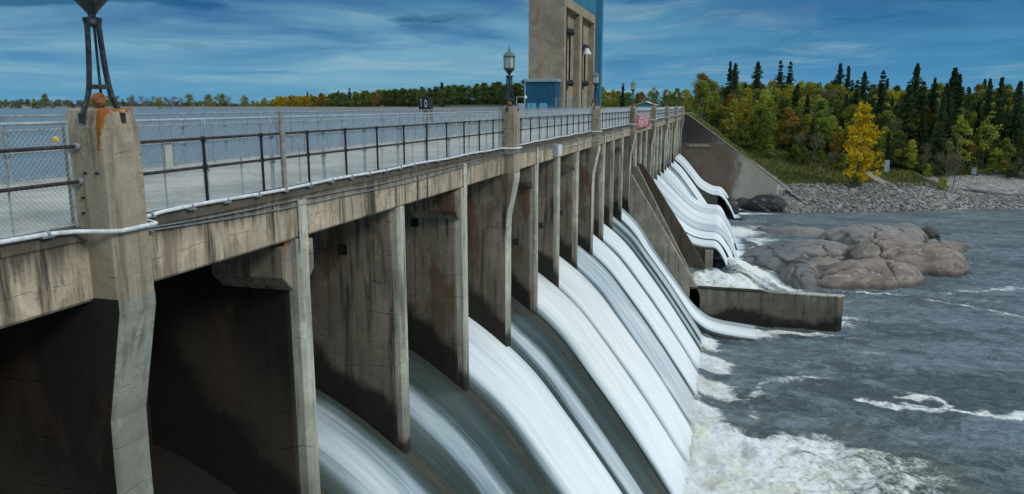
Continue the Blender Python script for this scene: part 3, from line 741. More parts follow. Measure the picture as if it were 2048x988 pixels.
# falling water, one sheet per bay
# bands: (v0, v1, density, thickness), v across the bay from the near pier
bands = {
 1: [(-.1, .26, .75, .12), (.30, .97, .72, .14)],
 2: [(.12, .66, .66, .12), (.5, 1.0, -.02, .02), (0, .3, -.02, .02)],
 3: [(.02, .2, .12, .03), (.04, 1.12, 1.35, .30)],
 4: [(-.02, .55, .62, .12), (.4, .80, .15, .04)],
 5: [(-.03, 1.10, 1.3, .34)], 6: [(-.08, 1.07, 1.3, .34)],
 7: [(-.05, 1.08, .74, .14)], 8: [(-.03, 1.07, 1.3, .24)], 9: [(-.03, 1.07, 1.3, .24)], 10: [(.0, .48, .5, .08), (.40, 1.0, .62, .12)],
 11: [(.02, .80, 1.2, .26), (.50, 1.05, .5, .3)]}
for k in range(14, 28): bands[k] = [(-.04, 1.04, [1.15, .8, 1.05, 1.2, .7, 1.0][k % 6], .24)]
bands[14] = [(.05, .96, 1.0, .2)]; bands[22] = [(.1, .9, .4, .1)]; bands[26] = [(.03, 1, 1.1, .3)]; bands[27] = [(.0, .97, 1.1, .3)]
for k, bd in bands.items():
    X, Z = profile(k); m0 = X > -12.9
    X = X[m0]; Z = Z[m0]
    fall = k == 11 or 14 <= k <= 20 or k >= 25
    if fall:
        zend = {11: -20.45}.get(k, -20.3 if k >= 17 else -19.75)
        if k != 11:
            tq = np.linspace(.06, 1, 26); vx = 3.7+.6*math.sin(k*2.1)
            vx *= .72
            fx = X[-1]+vx*tq; fz = Z[-1]-(Z[-1]-zend)*tq**1.7
            ro = np.linspace(.1, 1, 14); runx = fx[-1]
            fx = np.concatenate([fx, fx[-1]+(2.4+.8*math.sin(k*3.3))*ro]); fz = np.concatenate([fz, zend-.10*ro])
        else:
            tq = np.linspace(.1, 1, 8); fx = X[-1]+1.6*tq; fz = Z[-1]-.12*tq
        X = np.concatenate([X, fx]); Z = np.concatenate([Z, fz])
    Xn = np.linspace(0, len(X)-1, 150); X = np.interp(Xn, np.arange(len(X)), X); Z = np.interp(Xn, np.arange(len(Z)), Z)
    ds = np.concatenate([[0], np.cumsum(np.hypot(np.diff(X), np.diff(Z)))])
    nx = np.gradient(-Z, ds); nz = np.gradient(X, ds)
    V = np.linspace(0.004, .996, 90)
    XX, VV = np.meshgrid(X, V, indexing='ij'); ZZ, _ = np.meshgrid(Z, V, indexing='ij'); DS, _ = np.meshgrid(ds, V, indexing='ij')
    NX, _ = np.meshgrid(nx, V, indexing='ij'); NZ, _ = np.meshgrid(nz, V, indexing='ij')
    dens = np.full_like(VV, -.38); thk = np.full_like(VV, .012)
    wob = (fbm(DS*.10+k*3, VV*2, 3, 40+k)-.5)*.07
    for v0, v1, dn, th in bd:
        ew = .24 if k < 12 else .13
        win = sm(v0-.05, v0+ew, VV+wob)*(1-sm(v1-ew, v1+.05, VV+wob))
        dens = np.maximum(dens, -.38+(dn+.38)*win); thk = np.maximum(thk, th*win+.012)
    strm = fbm(VV*26, DS*.12+k*5, 4, 60+k)
    thk = .012+(thk-.012)*(.42 if k < 12 else .7)*(.6+.8*strm)
    if fall and k != 11:
        dens = dens-np.clip((XX-runx)/3.0, 0, 1)**1.3*1.9*(.6+.8*fbm(VV*9, DS*.5, 3, 77+k))
        dens = np.where(XX > runx, np.maximum(dens, -2.5), dens)
    # spreads and whitens on its way down
    dens = dens+np.where(dens > .25, .22*sm(3, 13, DS), .0)
    YY = K(k)+VV*5.294
    if k not in (5, 6): YY = K(k)+.02+VV*5.254
    grid_mesh('water', XX+NX*thk, YY, ZZ+NZ*thk, M['fall'], {'dens': dens, 'cream': np.full_like(VV, {5: .30, 6: .34}.get(k, .0))*(1-sm(8, 14, DS))}, uv=(DS, YY)).__setitem__('kind', 'structure')

# abutment wall at the far end
abm = concrete('abutment_concrete', (.23, .21, .175), .45, .6, rust=.55, boards=.5, moss=.1, topstain=(-3.0, 6.0), dark=(.04, .037, .035))
t = NT(abm.node_tree); p_ = [n for n in abm.node_tree.nodes if n.type == 'BSDF_PRINCIPLED'][0]; src = p_.inputs['Base Color'].links[0].from_socket
pos = t.n('ShaderNodeNewGeometry').outputs['Position']; x_, y_, z_ = t.sep(pos)
k_ = t.ramp(t.math('ADD', t.math('ADD', x_, t.math('MULTIPLY', z_, -.12)), t.math('MULTIPLY', t.noise(pos, .5, 5, .6), 6.0)), 6.2, 8.6)
src = t.mix(t.math('MULTIPLY', k_, .75), src, t.mix(t.noise(t.scale(pos, (1.5, 1, .5)), 1.2, 5), (.50, .49, .42), (.27, .26, .21)))
kb_ = t.math('MULTIPLY', t.math('SUBTRACT', 1.0, t.ramp(z_, -7.7, -7.5)), t.math('SUBTRACT', 1.0, t.ramp(t.math('ADD', x_, t.math('MULTIPLY', t.noise(pos, .8, 5, .6), 3.0)), 2.6, 4.0)))
src = t.mix(t.math('MULTIPLY', kb_, .75), src, t.mix(t.noise(pos, 1.1, 6, .65), (.17, .11, .065), (.06, .05, .04)))
kd_ = t.math('MULTIPLY', t.ramp(z_, -7.62, -7.5), t.math('SUBTRACT', 1.0, t.ramp(t.math('ADD', x_, t.math('MULTIPLY', z_, .5)), -7.5, -3.5)))
src = t.mix(t.math('MULTIPLY', kd_, .8), src, (.035, .033, .033))
abm.node_tree.links.new(src, p_.inputs['Base Color'])
ab = thing('abutment_wall', 'big stained concrete abutment wall stepping down from the far end of the dam', 'wall', (2, 157.5, -17))
MB().prism([(-16, -1.72), (-8.0, -1.72), (-7.2, -2.05), (10.36, -14.7), (10.36, -23), (-16, -23)], 1, 157.12, 158.2).build('wall_body', abm, ab, bevel=.04)
MB().prism([(-8.0, -1.60), (-7.15, -1.95), (10.42, -14.60), (10.42, -14.73), (-7.2, -2.08), (-8.0, -1.73)], 1, 157.06, 158.3).build('coping', M['wall'], ab)
MB().prism([(-7.5, -7.55), (-3.6, -7.55), (-2.4, -8.2), (-7.5, -8.2)], 1, 156.95, 157.1).build('ledge', M['pier'], ab)

# ================================================================== LAMPS
def strap(mb, pts, wv, wd):
    """flat iron bar along pts, width vector wv"""
    pts = [Vector(p) for p in pts]; b = len(mb.v); wv = Vector(wv).normalized()
    for i, p in enumerate(pts):
        d = (pts[min(i+1, len(pts)-1)]-pts[max(i-1, 0)]).normalized(); n = d.cross(wv).normalized()
        for s1, s2 in ((-1, -1), (1, -1), (1, 1), (-1, 1)): mb.v.append(tuple(p+wv*s1*wd*.5+n*s2*wd*.38))
    for i in range(len(pts)-1):
        for k in range(4): mb.f.append((b+i*4+k, b+i*4+(k+1) % 4, b+(i+1)*4+(k+1) % 4, b+(i+1)*4+k))
    mb.f.append((b, b+1, b+2, b+3)); e = b+(len(pts)-1)*4; mb.f.append((e+3, e+2, e+1, e))
lx0, ly0, lz0 = -8.58, K(0), -.04
lamp = thing('street_lamp', 'nearest lamp on the big left pillar, iron legs with a rusty round box between them', 'street lamp', (lx0, ly0, lz0), 'old lamps on the dam pillars')
for (ux, uy) in ((0, -1), (1, 0), (0, 1), (-1, 0)):
    mb = MB()
    pr = [(.335, -.13), (.315, -.05), (.255, .07), (.200, .20), (.165, .36), (.140, .56), (.120, .80), (.105, 1.02), (.100, 1.15), (.125, 1.24)]
    pts = [(lx0+ux*a, ly0+uy*a, lz0+z) for a, z in pr]
    strap(mb, pts, (uy, ux, 0), .058)
    mb.box(lx0+ux*.345-.035, lx0+ux*.345+.035, ly0+uy*.345-.035, ly0+uy*.345+.035, lz0-.20, lz0-.06)
    mb.build('leg', M['bronze'], lamp)
ring_ = [(lx0+ux*.178, ly0+uy*.178) for (ux, uy) in ((0, -1), (1, 0), (0, 1), (-1, 0))]
mb = MB()
for q in range(4):
    (xa, ya), (xb, yb) = ring_[q], ring_[(q+1) % 4]
    strap(mb, [(xa, ya, lz0+.30), (xb, yb, lz0+.30)], (0, 0, 1), .06)
mb.build('brace', M['bronze'], lamp)
MB().tube([(lx0+.02, ly0, lz0+.1), (lx0+.02, ly0, lz0+1.25)], .018, 8).build('cable_pipe', M['bronze'], lamp)
mb = MB()
def dg(q, z=.125): return (lx0-.015+q*.707, ly0-.015-q*.707, lz0+z)
mb.tube([dg(-.03), dg(.05), dg(.09), dg(.105)], [.075, .095, .095, .082], 20)
mb.tube([dg(.105), dg(.135)], [.065, .058], 20)
mb.box(lx0-.06, lx0+.04, ly0-.06, ly0+.03, lz0, lz0+.07)
mb.build('junction_box', M['rust'], lamp)
MB().lathe([(.075, 1.12), (.105, 1.16), (.10, 1.22), (.05, 1.25), (.055, 1.29), (.11, 1.36), (.20, 1.46), (.235, 1.50), (.235, 1.53)], (lx0, ly0, lz0), 12).build('lantern_cup', M['bronze'], lamp, smooth=False)
MB().lathe([(.205, 1.53), (.215, 1.97)], (lx0, ly0, lz0), 8, R(22.5)).build('lantern_glass', M['glass'], lamp)
fr = MB()
for q in range(8):
    a = R(45*q+22.5); fr.tube([(lx0+.213*math.cos(a), ly0+.213*math.sin(a), lz0+1.53), (lx0+.225*math.cos(a), ly0+.225*math.sin(a), lz0+1.98)], .013, 6)
fr.build('lantern_frame', M['bronzelt'], lamp)
MB().lathe([(.25, 1.96), (.26, 2.0), (.16, 2.13), (.06, 2.20), (.035, 2.26), (.045, 2.29), (.02, 2.33), (.012, 2.42)], (lx0, ly0, lz0), 8, R(22.5)).build('lantern_roof', M['bronzelt'], lamp)
LL = {4: 'second lamp along the dam, clear against the sky left of the hoist tower',
      8: 'third lamp along the dam, seen in front of the concrete hoist tower',
      12: 'fourth lamp along the dam, just left of the red warning sign',
      16: 'fifth lamp along the dam, just right of the red warning sign',
      20: 'sixth lamp along the dam, third pillar from the far end',
      24: 'seventh lamp along the dam, second pillar from the far end',
      28: 'farthest lamp, on the last pillar beside the far abutment wall'}
for k, l in LL.items():
    c_ = copy_tree(lamp); c_.location = (lx0, K(k), lz0); c_['label'] = l; WLOC[c_.name] = Vector(c_.location)

# ================================================================== FENCES AND RAILS (one span per pillar gap)
SP = K(4)-K(0)-.78                        # clear length of a span
def make_fence(cat_x, y0, L, name_label, galv, post='galv'):
    f = thing('chain_link_fence', name_label, 'fence', (cat_x, y0, ZD), 'chain link fences along the bridge deck')
    zt, zb2 = -.235, ZD+.06
    n = int(round(L/1.95)); st = L/n
    mesh = MB(); hh = zt-zb2; sp = .078; r_ = .0025
    for fam in (0, 1):
        q = -hh
        while q < L:
            a0 = max(0, -q); a1 = min(hh, L-q)
            if a1-a0 > .02:
                if fam == 0: A = (cat_x+.004, y0+q+a0, zb2+a0); B = (cat_x+.004, y0+q+a1, zb2+a1)
                else: A = (cat_x-.004, y0+q+a0, zt-a0); B = (cat_x-.004, y0+q+a1, zt-a1)
                mesh.tube([A, B], r_, 3, False)
            q += sp
    mesh.build('wire_mesh', M[galv], f, fixn=False)
    for i in range(n+1):
        yy = y0+i*st
        mb = MB()
        for dy in ((-.035, .035) if 0 < i < n else ((.03,) if i == 0 else (-.03,))):
            mb.tube([(cat_x, yy+dy, zb2-.03), (cat_x, yy+dy, zt+.01)], .021, 8)
        for z in (-.62, -1.12): mb.box(cat_x-.03, cat_x+.03, yy-.06, yy+.06, z-.025, z+.025) if 0 < i < n else None
        mb.build('post', M[post], f)
    for i in range(n): MB().tube([(cat_x, y0+(i+.5)*st, zb2), (cat_x, y0+(i+.5)*st, zt)], .014, 6).build('mid_bar', M[post], f)
    MB().tube([(cat_x, y0, zt), (cat_x, y0+L, zt)], .022, 8).build('top_rail', M[post], f)
    MB().tube([(cat_x, y0, zb2), (cat_x, y0+L, zb2)], .018, 8).build('bottom_rail', M[post], f)
    return f
def make_rail(cat_x, y0, L, lab, mats=('railpaint', 'black')):
    f = thing('pipe_railing', lab, 'railing', (cat_x, y0, ZD), 'old pipe railings along the bridge deck')
    for z in (-.56, -1.05): MB().tube([(cat_x, y0-.02, z), (cat_x, y0+L+.02, z)], .027, 10).build('rail', M[mats[0]], f)
    n = int(round(L/1.77))
    for i in range(1, n):
        yy = y0+L*i/n+.2
        mb = MB().tube([(cat_x, yy, ZD-.02), (cat_x, yy, -.56)], .026, 8)
        for z in (-1.05, -.57): mb.tube([(cat_x, yy, z-.04), (cat_x, yy, z+.045)], .042, 8)
        mb.tube([(cat_x, yy, ZD), (cat_x, yy, ZD+.02)], .06, 8)
        mb.build('post', M[mats[1]], f)
    for yy in (y0, y0+L):
        MB().tube([(cat_x, yy-.03, -.56), (cat_x, yy+.03, -.56)], .05, 8).build('end_clamp', M['galvd'], f)
        MB().tube([(cat_x, yy-.03, -1.05), (cat_x, yy+.03, -1.05)], .05, 8).build('end_clamp', M['galvd'], f)
    return f
order = ['before the nearest pillar', 'between the first and second lamp pillars', 'between the second and third lamp pillars', 'between the third and fourth lamp pillars',
         'behind the red warning sign', 'between the fifth and sixth lamp pillars', 'between the sixth and seventh lamp pillars', 'in the last gap before the far abutment']
order_r = ['behind the deck left of the nearest pillar', 'across the deck from the first to the second lamp', 'across the deck from the second to the third lamp', 'across the deck from the third to the fourth lamp',
           'across the deck from the red warning sign', 'across the deck from the fifth to the sixth lamp', 'across the deck from the sixth to the seventh lamp', 'across the deck at the far abutment end']
f0 = make_fence(-8.80, K(0)+.39, SP, 'downstream chain link fence '+order[1], 'galv')
r0 = make_rail(-8.70, K(0)+.39, SP, 'dark downstream pipe railing '+order[1])
u0 = make_fence(-15.35, K(0)+.39, SP+.7, 'reservoir side chain link fence, '+order_r[1], 'galvd', 'galvd')
ur = make_rail(-15.22, K(0)+.39, SP+.7, 'reservoir side pipe railing, '+order_r[1], ('galvd', 'galvd'))
for i in range(8):
    if i == 1: continue
    dy = (i-1)*(K(4)-K(0))
    for src, txt in ((f0, 'downstream chain link fence '), (r0, 'dark downstream pipe railing '),
                     (u0, 'reservoir side chain link fence, '), (ur, 'reservoir side pipe railing, ')):
        c_ = copy_tree(src); c_.location.y += dy; c_['label'] = txt+(order_r if 'reservoir' in txt else order)[i]
# tall timber post and cream board on the fence
tp = MB().tube([(-8.64, 13.5, ZD-.02), (-8.64, 13.5, -1.0), (-8.64, 13.5, -.13), (-8.64, 13.5, -.10)], [.055, .055, .055, .045], 12).build('timber_post', M['wood'], loc=(-8.64, 13.5, ZD)); tag(tp, 'tall weathered round post rising above the chain link fence', 'post')
cb = MB().box(-8.76, -8.745, 10.27, 10.43, -1.02, -.60).build('notice_board', M['cream'], bevel=.004, loc=(-8.75, 10.35, -1)); tag(cb, 'small faded cream board tied to the fence between the rails', 'sign')
# white pipe along the deck edge
wp = thing('white_pipe', 'white plastic pipe clamped along the outer edge of the deck, bending round each pillar', 'pipe', (-8.62, K(0), ZD))
pts = []
rr = random.Random(4)
y = K(-4)
xin, xout = -8.63, -8.13
pys = [K(4*i) for i in range(-1, 8)]
path = []
y = K(-4)+.2
while y < 157:
    near = min(pys, key=lambda q: abs(q-y))
    d_ = abs(y-near)
    x = xin+(xout-xin)*float(1-sm(.34, .62, d_))
    z = ZD+.045+(-.05)*float(1-sm(.3, 1.2, d_))+.012*math.sin(y*1.3)
    path.append((x, y, z)); y += .11
MB().tube(path, .032, 10).build('pipe', M['white'], wp, smooth=True)
cl_ = 0; y = 4.0
while y < 80:
    near = min(pys, key=lambda q: abs(q-y))
    if abs(y-near) > .7:
        mb = MB().tube([(xin, y-.02, ZD+.045), (xin, y+.02, ZD+.045)], .044, 10).box(XF-.02, xin+.03, y-.09, y+.09, ZD-.012, ZD+.012)
        mb.build('clamp', M['galvd'], wp)
    y += .95
# conduits
def conduit(name, lab, z0, x, rad, ya, yb, amp, seed, mat, cat='pipe'):
    path = []; y = ya; rr_ = random.Random(seed)
    ph = rr_.random()*6
    while y < yb:
        near = min(pys, key=lambda q: abs(q-y)); d_ = abs(y-near)
        xx = x+(-8.17-x)*float(1-sm(.36, .50, d_))
        q = (y-K(0)) % 21.18/21.18
        sag = amp*math.sin(math.pi*q)**.8 if True else 0
        path.append((xx, y, z0-sag+.012*math.sin(y*.9+ph))); y += .12
    o = MB().tube(path, rad, 8).build(name, mat, smooth=True); return tag(o, lab, cat)
conduit('conduit', 'upper of two thin grey conduits sagging along the beam face', -1.86, -8.665, .016, K(0)+.38, 157, .15, 1, M['conduit'])
conduit('conduit', 'lower of two thin grey conduits sagging along the beam face', -1.90, -8.665, .016, K(0)+.38, 157, .25, 2, M['conduit'])
conduit('conduit', 'pale conduit running from the grey box along the foot of the beam', -2.36, -8.66, .022, 40.2, 157, -.04, 3, M['grey'])
bx_ = thing('junction_cabinet', 'small grey electrical box fixed to the face of the beam', 'electrical box', (-8.5, 39.3, -2.35))
MB().box(XF, -8.46, 38.95, 39.95, -2.66, -2.04).build('body', M['grey'], bx_, bevel=.015)
MB().box(-8.459, -8.44, 39.0, 39.9, -2.62, -2.08).build('door', M['white'], bx_, bevel=.008)

# text helper
def text_mesh(body, size, mat, parent, rot, loc, name='lettering', sx=1.0, ext=.004):
    cu = bpy.data.curves.new(name, 'FONT'); cu.body = body; cu.size = size; cu.extrude = ext; cu.align_x = 'CENTER'; cu.align_y = 'CENTER'; cu.space_line = .85
    to = bpy.data.objects.new('tmp', cu); COL.objects.link(to)
    dg = bpy.context.evaluated_depsgraph_get(); me = bpy.data.meshes.new_from_object(to.evaluated_get(dg))
    bpy.data.objects.remove(to)
    me.materials.clear(); me.materials.append(mat)
    o = bpy.data.objects.new(name, me); COL.objects.link(o); o.parent = parent
    o.rotation_euler = rot; o.location = Vector(loc)-WLOC[parent.name]; o.scale = (sx, 1, 1)
    return o
sg = thing('warning_sign', 'large red warning sign with white letters hung on the deck railing', 'sign', (-8.35, 81.1, -1.6))
MB().box(-8.44, -8.38, 74.9, 87.3, -2.28, -.88).build('board', M['red'], sg, bevel=.01)
text_mesh('DANGER', 1.0, M['signwhite'], sg, (R(90), 0, R(90)), (-8.372, 81.1, -1.22), sx=2.6)
text_mesh('KEEP OFF', .85, M['signwhite'], sg, (R(90), 0, R(90)), (-8.372, 81.1, -1.88), sx=2.5)
mb = MB()
for yy in (75.5, 79, 83, 86.7): mb.box(-8.72, -8.44, yy-.04, yy+.04, -1.9, -1.83).box(-8.5, -8.44, yy-.05, yy+.05, -2.25, -.9)
mb.build('bracket', M['galvd'], sg)
gs = thing('gauge_board', 'black water level gauge with a white ring, beyond the far railing', 'sign', (-15.8, 38.9, -1.7))
MB().box(-15.78, -15.45, 38.3, 38.9, -.9, .43).build('board', M['gauge'], gs, bevel=.01)
MB().box(-15.68, -15.56, 38.5, 38.7, -3.2, -.9).build('stand', M['gauge'], gs)
MB().box(-16.10, -15.80, 38.5, 38.56, -.30, .43).build('side_board', M['gauge'], gs, bevel=.005)
ring = MB(); b = 0
for q in range(28):
    a = 2*math.pi*q/28
    for rr2 in (.082, .055): ring.v.append((-15.615+rr2*math.cos(a)*1.0, 38.286, .10+rr2*2.5*math.sin(a)))
for q in range(28): ring.f.append((2*q, 2*q+1, (2*q+3) % 56, (2*q+2) % 56))
o = ring.build('ring_mark', M['signwhite'], gs); sm_ = o.modifiers.new('s', 'SOLIDIFY'); sm_.thickness = .006
mk = MB()
for z, h_ in ((.30, .10), (.15, .09), (.0, .10), (-.22, .07)): mk.box(-16.0, -15.93, 38.488, 38.5, z-h_/2, z+h_/2)
mk.build('scale_mark', M['signwhite'], gs)

# ================================================================== TOWER
TX = -23.13
tower = thing('hoist_tower', 'tall concrete gate hoist tower with two deep slots and blue metal cladding', 'tower', (-26, 122, -2))
m1 = MB()
zt = 24
m1.box(-28.4, TX-1.0, 110, 136.6, -2.0, zt)
m1.build('tower_core', M['tower'], tower)
m2 = MB()
for a, b in ((110, 111.3), (121.9, 124.0), (135.3, 136.6)): m2.box(TX-1.01, TX, a, b, -2.0, 14.12)
m2.box(TX-1.01, TX, 110, 136.6, 14.12, 15.55)
m2.build('slot_frame', M['tower'], tower, bevel=.05)
MB().box(TX-.5, TX+.03, 109.98, 136.62, 15.55, zt+.3).build('cladding', M['bluelt'], tower)
MB().box(-28.45, -28.40, 109.95, 136.6, -2, zt).build('cladding_edge', M['tower'], tower)
MB().box(-27.5, TX+.04, 136.62, 142.6, -2, zt).build('stair_shaft', M['blue'], tower)
MB().box(TX-2.0, TX+.08, 142.6, 144.6, -2, zt).build('duct_shaft', M['bluelt'], tower)
for i, ya in enumerate((111.3, 124.0)):
    yb = 121.9 if i == 0 else 135.3
    g_ = MB()
    zz = 11.0 if i == 0 else 9.6
    for dy, z1 in ((1.6, 14.1), (4.2, zz)):
        g_.tube([(TX-.3, ya+dy, -2 if dy < 2 else (3.6 if i == 0 else 4.0)), (TX-.3, ya+dy, z1)], .15, 8)
    g_.build('guide_rail', M['black'], tower)
    for z in ((zz, 3.4) if i == 0 else (zz, 3.7)):
        h_ = MB(); h_.box(TX-.99, TX-.1, ya+.2, ya+(7.0 if i == 0 else 8), z-.20, z+.20)
        for dy in (1.6, 4.2, 6.0): h_.lathe([(.16, -.5), (.3, 0), (.16, .5)], (TX-.25, ya+dy, z), 8)
        h_.build('guide_bracket', M['black'], tower)
fl = MB().lathe([(.1, .35), (.35, .25), (.75, -.55), (.78, -.7)], (TX+.3, 126.6, 9.0), 12).build('flood_lamp', M['white'], tower)
shed = thing('lean_to_shed', 'blue corrugated shed with pale trim at the foot of the hoist tower', 'shed', (-26, 108.5, -2))
MB().box(-28.2, -23.75, 107.4, 109.97, -2.0, 3.35).build('wall', M['blue'], shed)
MB().box(-28.45, -23.5, 107.2, 109.97, 3.35, 3.75).build('roof_trim', M['trim'], shed, bevel=.03)
MB().box(-28.42, -28.2, 107.35, 109.97, -2, 3.35).build('corner_post', M['trim'], shed)
for a, b in ((-27.95, -26.65), (-26.1, -25.0)):
    dd = MB().box(a, b, 107.33, 107.39, -1.95, .35).build('door', M['bluedoor'], shed, bevel=.02)
    MB().box((a+b)/2-.02, (a+b)/2+.02, 107.30, 107.325, -1.9, .3).build('door_seam', M['blue'], dd)
gt = thing('gantry_frame', 'small pale steel frame with grey cabinet left of the blue shed', 'frame', (-27.7, 105, -2))
MB().tube([(-28.9, 105, -2), (-28.9, 105, 1.2), (-27.6, 105, 1.2)], .07, 8).build('frame', M['trim'], gt)
MB().box(-28.7, -27.9, 104.9, 105.4, -1.6, .3).build('cabinet', M['grey'], gt, bevel=.02)
MB().lathe([(.08, .3), (.24, .1), (.24, -.1)], (-27.6, 105, 1.1), 10).build('lamp_head', M['signwhite'], gt)
# guard fences round the tower foot
def panel_fence(name, lab, A, B, z0, z1, n, mat='galvd', bars=10, gap=True):
    f = thing(name, lab, 'fence', ((A[0]+B[0])/2, (A[1]+B[1])/2, z0)); A = np.array(A, float); B = np.array(B, float)
    for i in range(n+1):
        q = A+(B-A)*i/n; MB().tube([(q[0], q[1], z0), (q[0], q[1], z1+.08)], .05, 6).build('post', M[mat], f)
    mb = MB()
    for z in (z0+.15, (z0+z1)/2, z1): mb.tube([(A[0], A[1], z), (B[0], B[1], z)], .03, 5)
    mb.build('rail', M[mat], f)
    wm = MB(); L = float(np.linalg.norm(B-A)); m_ = int(L/.16)
    for i in range(m_):
        q = A+(B-A)*i/m_; wm.tube([(q[0], q[1], z0+.1), (q[0], q[1], z1)], .012, 3, False)
    wm.build('infill', M[mat], f, fixn=False); return f
panel_fence('mesh_fence', 'tall grey mesh fence in front of the foot of the hoist tower', (-22.3, 101), (-16.8, 101), -2.0, .95, 6)
panel_fence('mesh_fence', 'low grey fence in front of the blue shed doors', (-36, 100), (-22.5, 100), -2.0, -.1, 8)
panel_fence('mesh_fence', 'grey fence on the dike crest behind the second lamp', (-165, 412), (-96, 352), -1.0, .35, 24)
yg = thing('barrier_gate', 'small yellow barrier on the dike crest near the gauge board', 'barrier', (-175, 421, -1))
mb = MB()
for q in (-2.2, 0, 2.0): mb.tube([(-172+q, 418-q*.7, -1), (-172+q, 418-q*.7, .45)], .28, 6)
mb.build('post', M['yellow'], yg)
MB().tube([(-174.2, 419.5, .35), (-168.6, 415.6, .35)], .16, 6).tube([(-174.2, 419.5, -.3), (-168.6, 415.6, -.3)], .16, 6).build('bar', M['yellow'], yg)
# hut and yellow sign at the far end
hut = thing('storage_hut', 'small blue hut with a low white gable behind the red sign', 'hut', (-19.4, 192, -2))
MB().prism([(-21.3, -2), (-21.3, .2), (-19.4, .82), (-17.5, .2), (-17.5, -2)], 1, 190, 196).build('wall', M['bluelt'], hut)
MB().prism([(-21.7, .12), (-19.4, .88), (-17.1, .12), (-17.1, .26), (-19.4, 1.02), (-21.7, .26)], 1, 189.8, 196.2).build('roof', M['signwhite'], hut)
ys = thing('yellow_sign', 'small yellow diamond road sign beyond the far end of the deck', 'sign', (-16.95, 185, -2))
MB().tube([(-16.95, 185.06, -2), (-16.95, 185.06, -.1)], .04, 6).build('post', M['galvd'], ys)
MB().box(-17.5, -16.4, 184.95, 185.0, -.6, -.05).build('board', M['yellow'], ys, bevel=.02)
MB().tube([(-16.95, 184.949, -.325), (-16.95, 184.93, -.325)], .15, 12).build('symbol', M['black'], ys)
bu = MB().lathe([(.1, -.1), (.25, 0), (.25, .25), (.1, .4)], (0, 0, 0), 12).build('marker_buoy', M['yellow'], loc=(0, 0, 0)); bu.location = (-55.0, 51.6, -3.0+.02); bu.scale = (1.3, 1.3, 1.0); tag(bu, 'small orange buoy floating on the reservoir beyond the far fence', 'buoy')
# bank signs
def sign2(name, lab, loc, w_, h_, mat):
    s_ = thing(name, lab, 'sign', loc); x, y, z = loc
    MB().box(x-w_/2, x+w_/2, y-.06, y+.02, z+.5, z+.5+h_).build('board', mat, s_, bevel=.01)
    MB().tube([(x-w_*.3, y+.05, z-.3), (x-w_*.3, y+.05, z+.5+h_)], .05, 6).build('post', M['wood'], s_)
    MB().tube([(x+w_*.3, y+.05, z-.3), (x+w_*.3, y+.05, z+.5+h_)], .05, 6).build('post', M['wood'], s_)

# ================================================================== ROCKS
def ico(sub=5):
    import bmesh
    bm = bmesh.new(); bmesh.ops.create_icosphere(bm, subdivisions=sub, radius=1)
    v = np.array([p.co[:] for p in bm.verts]); f = [tuple(q.index for q in p.verts) for p in bm.faces]; bm.free(); return v, f
ICO = ico(6)
def rock(name, lab, c, r, rot, mat, seed, amp=.22, flat=1.0, group=None, tilt=(0, 0), sub=None, facet=.0):
    v, f = ICO if sub is None else ico(sub)
    v = v.copy()
    n = fbm(v[:, 0]*1.3+seed*3.1+v[:, 2]*.7, v[:, 1]*1.3-seed+v[:, 2]*.9, 5, seed)-.5
    n2 = np.abs(fbm(v[:, 0]*2.3+v[:, 2]*1.7+seed, v[:, 1]*2.3-v[:, 2]*1.3, 4, seed+9)-.5)*2
    s = 1+amp*n*1.7-amp*.35*(1-np.clip(n2*2.4, 0, 1))
    v = v*s[:, None]
    v[:, 2] = np.sign(v[:, 2])*np.abs(v[:, 2])**flat
    v = v*np.array(r)
    Mx = Matrix.Rotation(R(rot), 3, 'Z') @ Matrix.Rotation(R(tilt[0]), 3, 'X') @ Matrix.Rotation(R(tilt[1]), 3, 'Y')
    v = v @ np.array(Mx).T
    mb = MB(); mb.v = [tuple(a) for a in v+np.array(c)]; mb.f = list(f)
    o = mb.build(name, mat, loc=c, smooth=True, fixn=False); return tag(o, lab, 'rock', group)
ROT = 15.7
rock('river_rock', 'small round boulder perched behind the outcrop to the right', (31.2, 128, -20.0), (1.6, 1.6, 1.7), 10, M['wetrock'], 3, .25)
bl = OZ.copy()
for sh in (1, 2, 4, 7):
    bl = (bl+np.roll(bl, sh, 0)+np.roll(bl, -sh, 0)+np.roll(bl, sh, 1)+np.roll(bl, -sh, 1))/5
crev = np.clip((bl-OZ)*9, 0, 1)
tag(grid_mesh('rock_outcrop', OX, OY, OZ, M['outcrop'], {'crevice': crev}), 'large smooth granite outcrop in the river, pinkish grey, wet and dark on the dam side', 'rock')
rock('boulder', 'black wet boulder under the water falling from the last bay', (1.5, 148.5, -19.6), (1.8, 1.9, 2.4), 0, M['darkrock'], 10, .18)
rock('boulder', 'dark rock mass under the end of the abutment wall', (8.6, 156.2, -19.6), (3.9, 2.6, 2.5), 10, M['darkrock'], 11, .22)
rock('boulder', 'low dark rock lying at the foot of the abutment wall', (4.2, 157.0, -20.0), (2.6, 1.6, 1.9), 0, M['darkrock'], 12, .22)

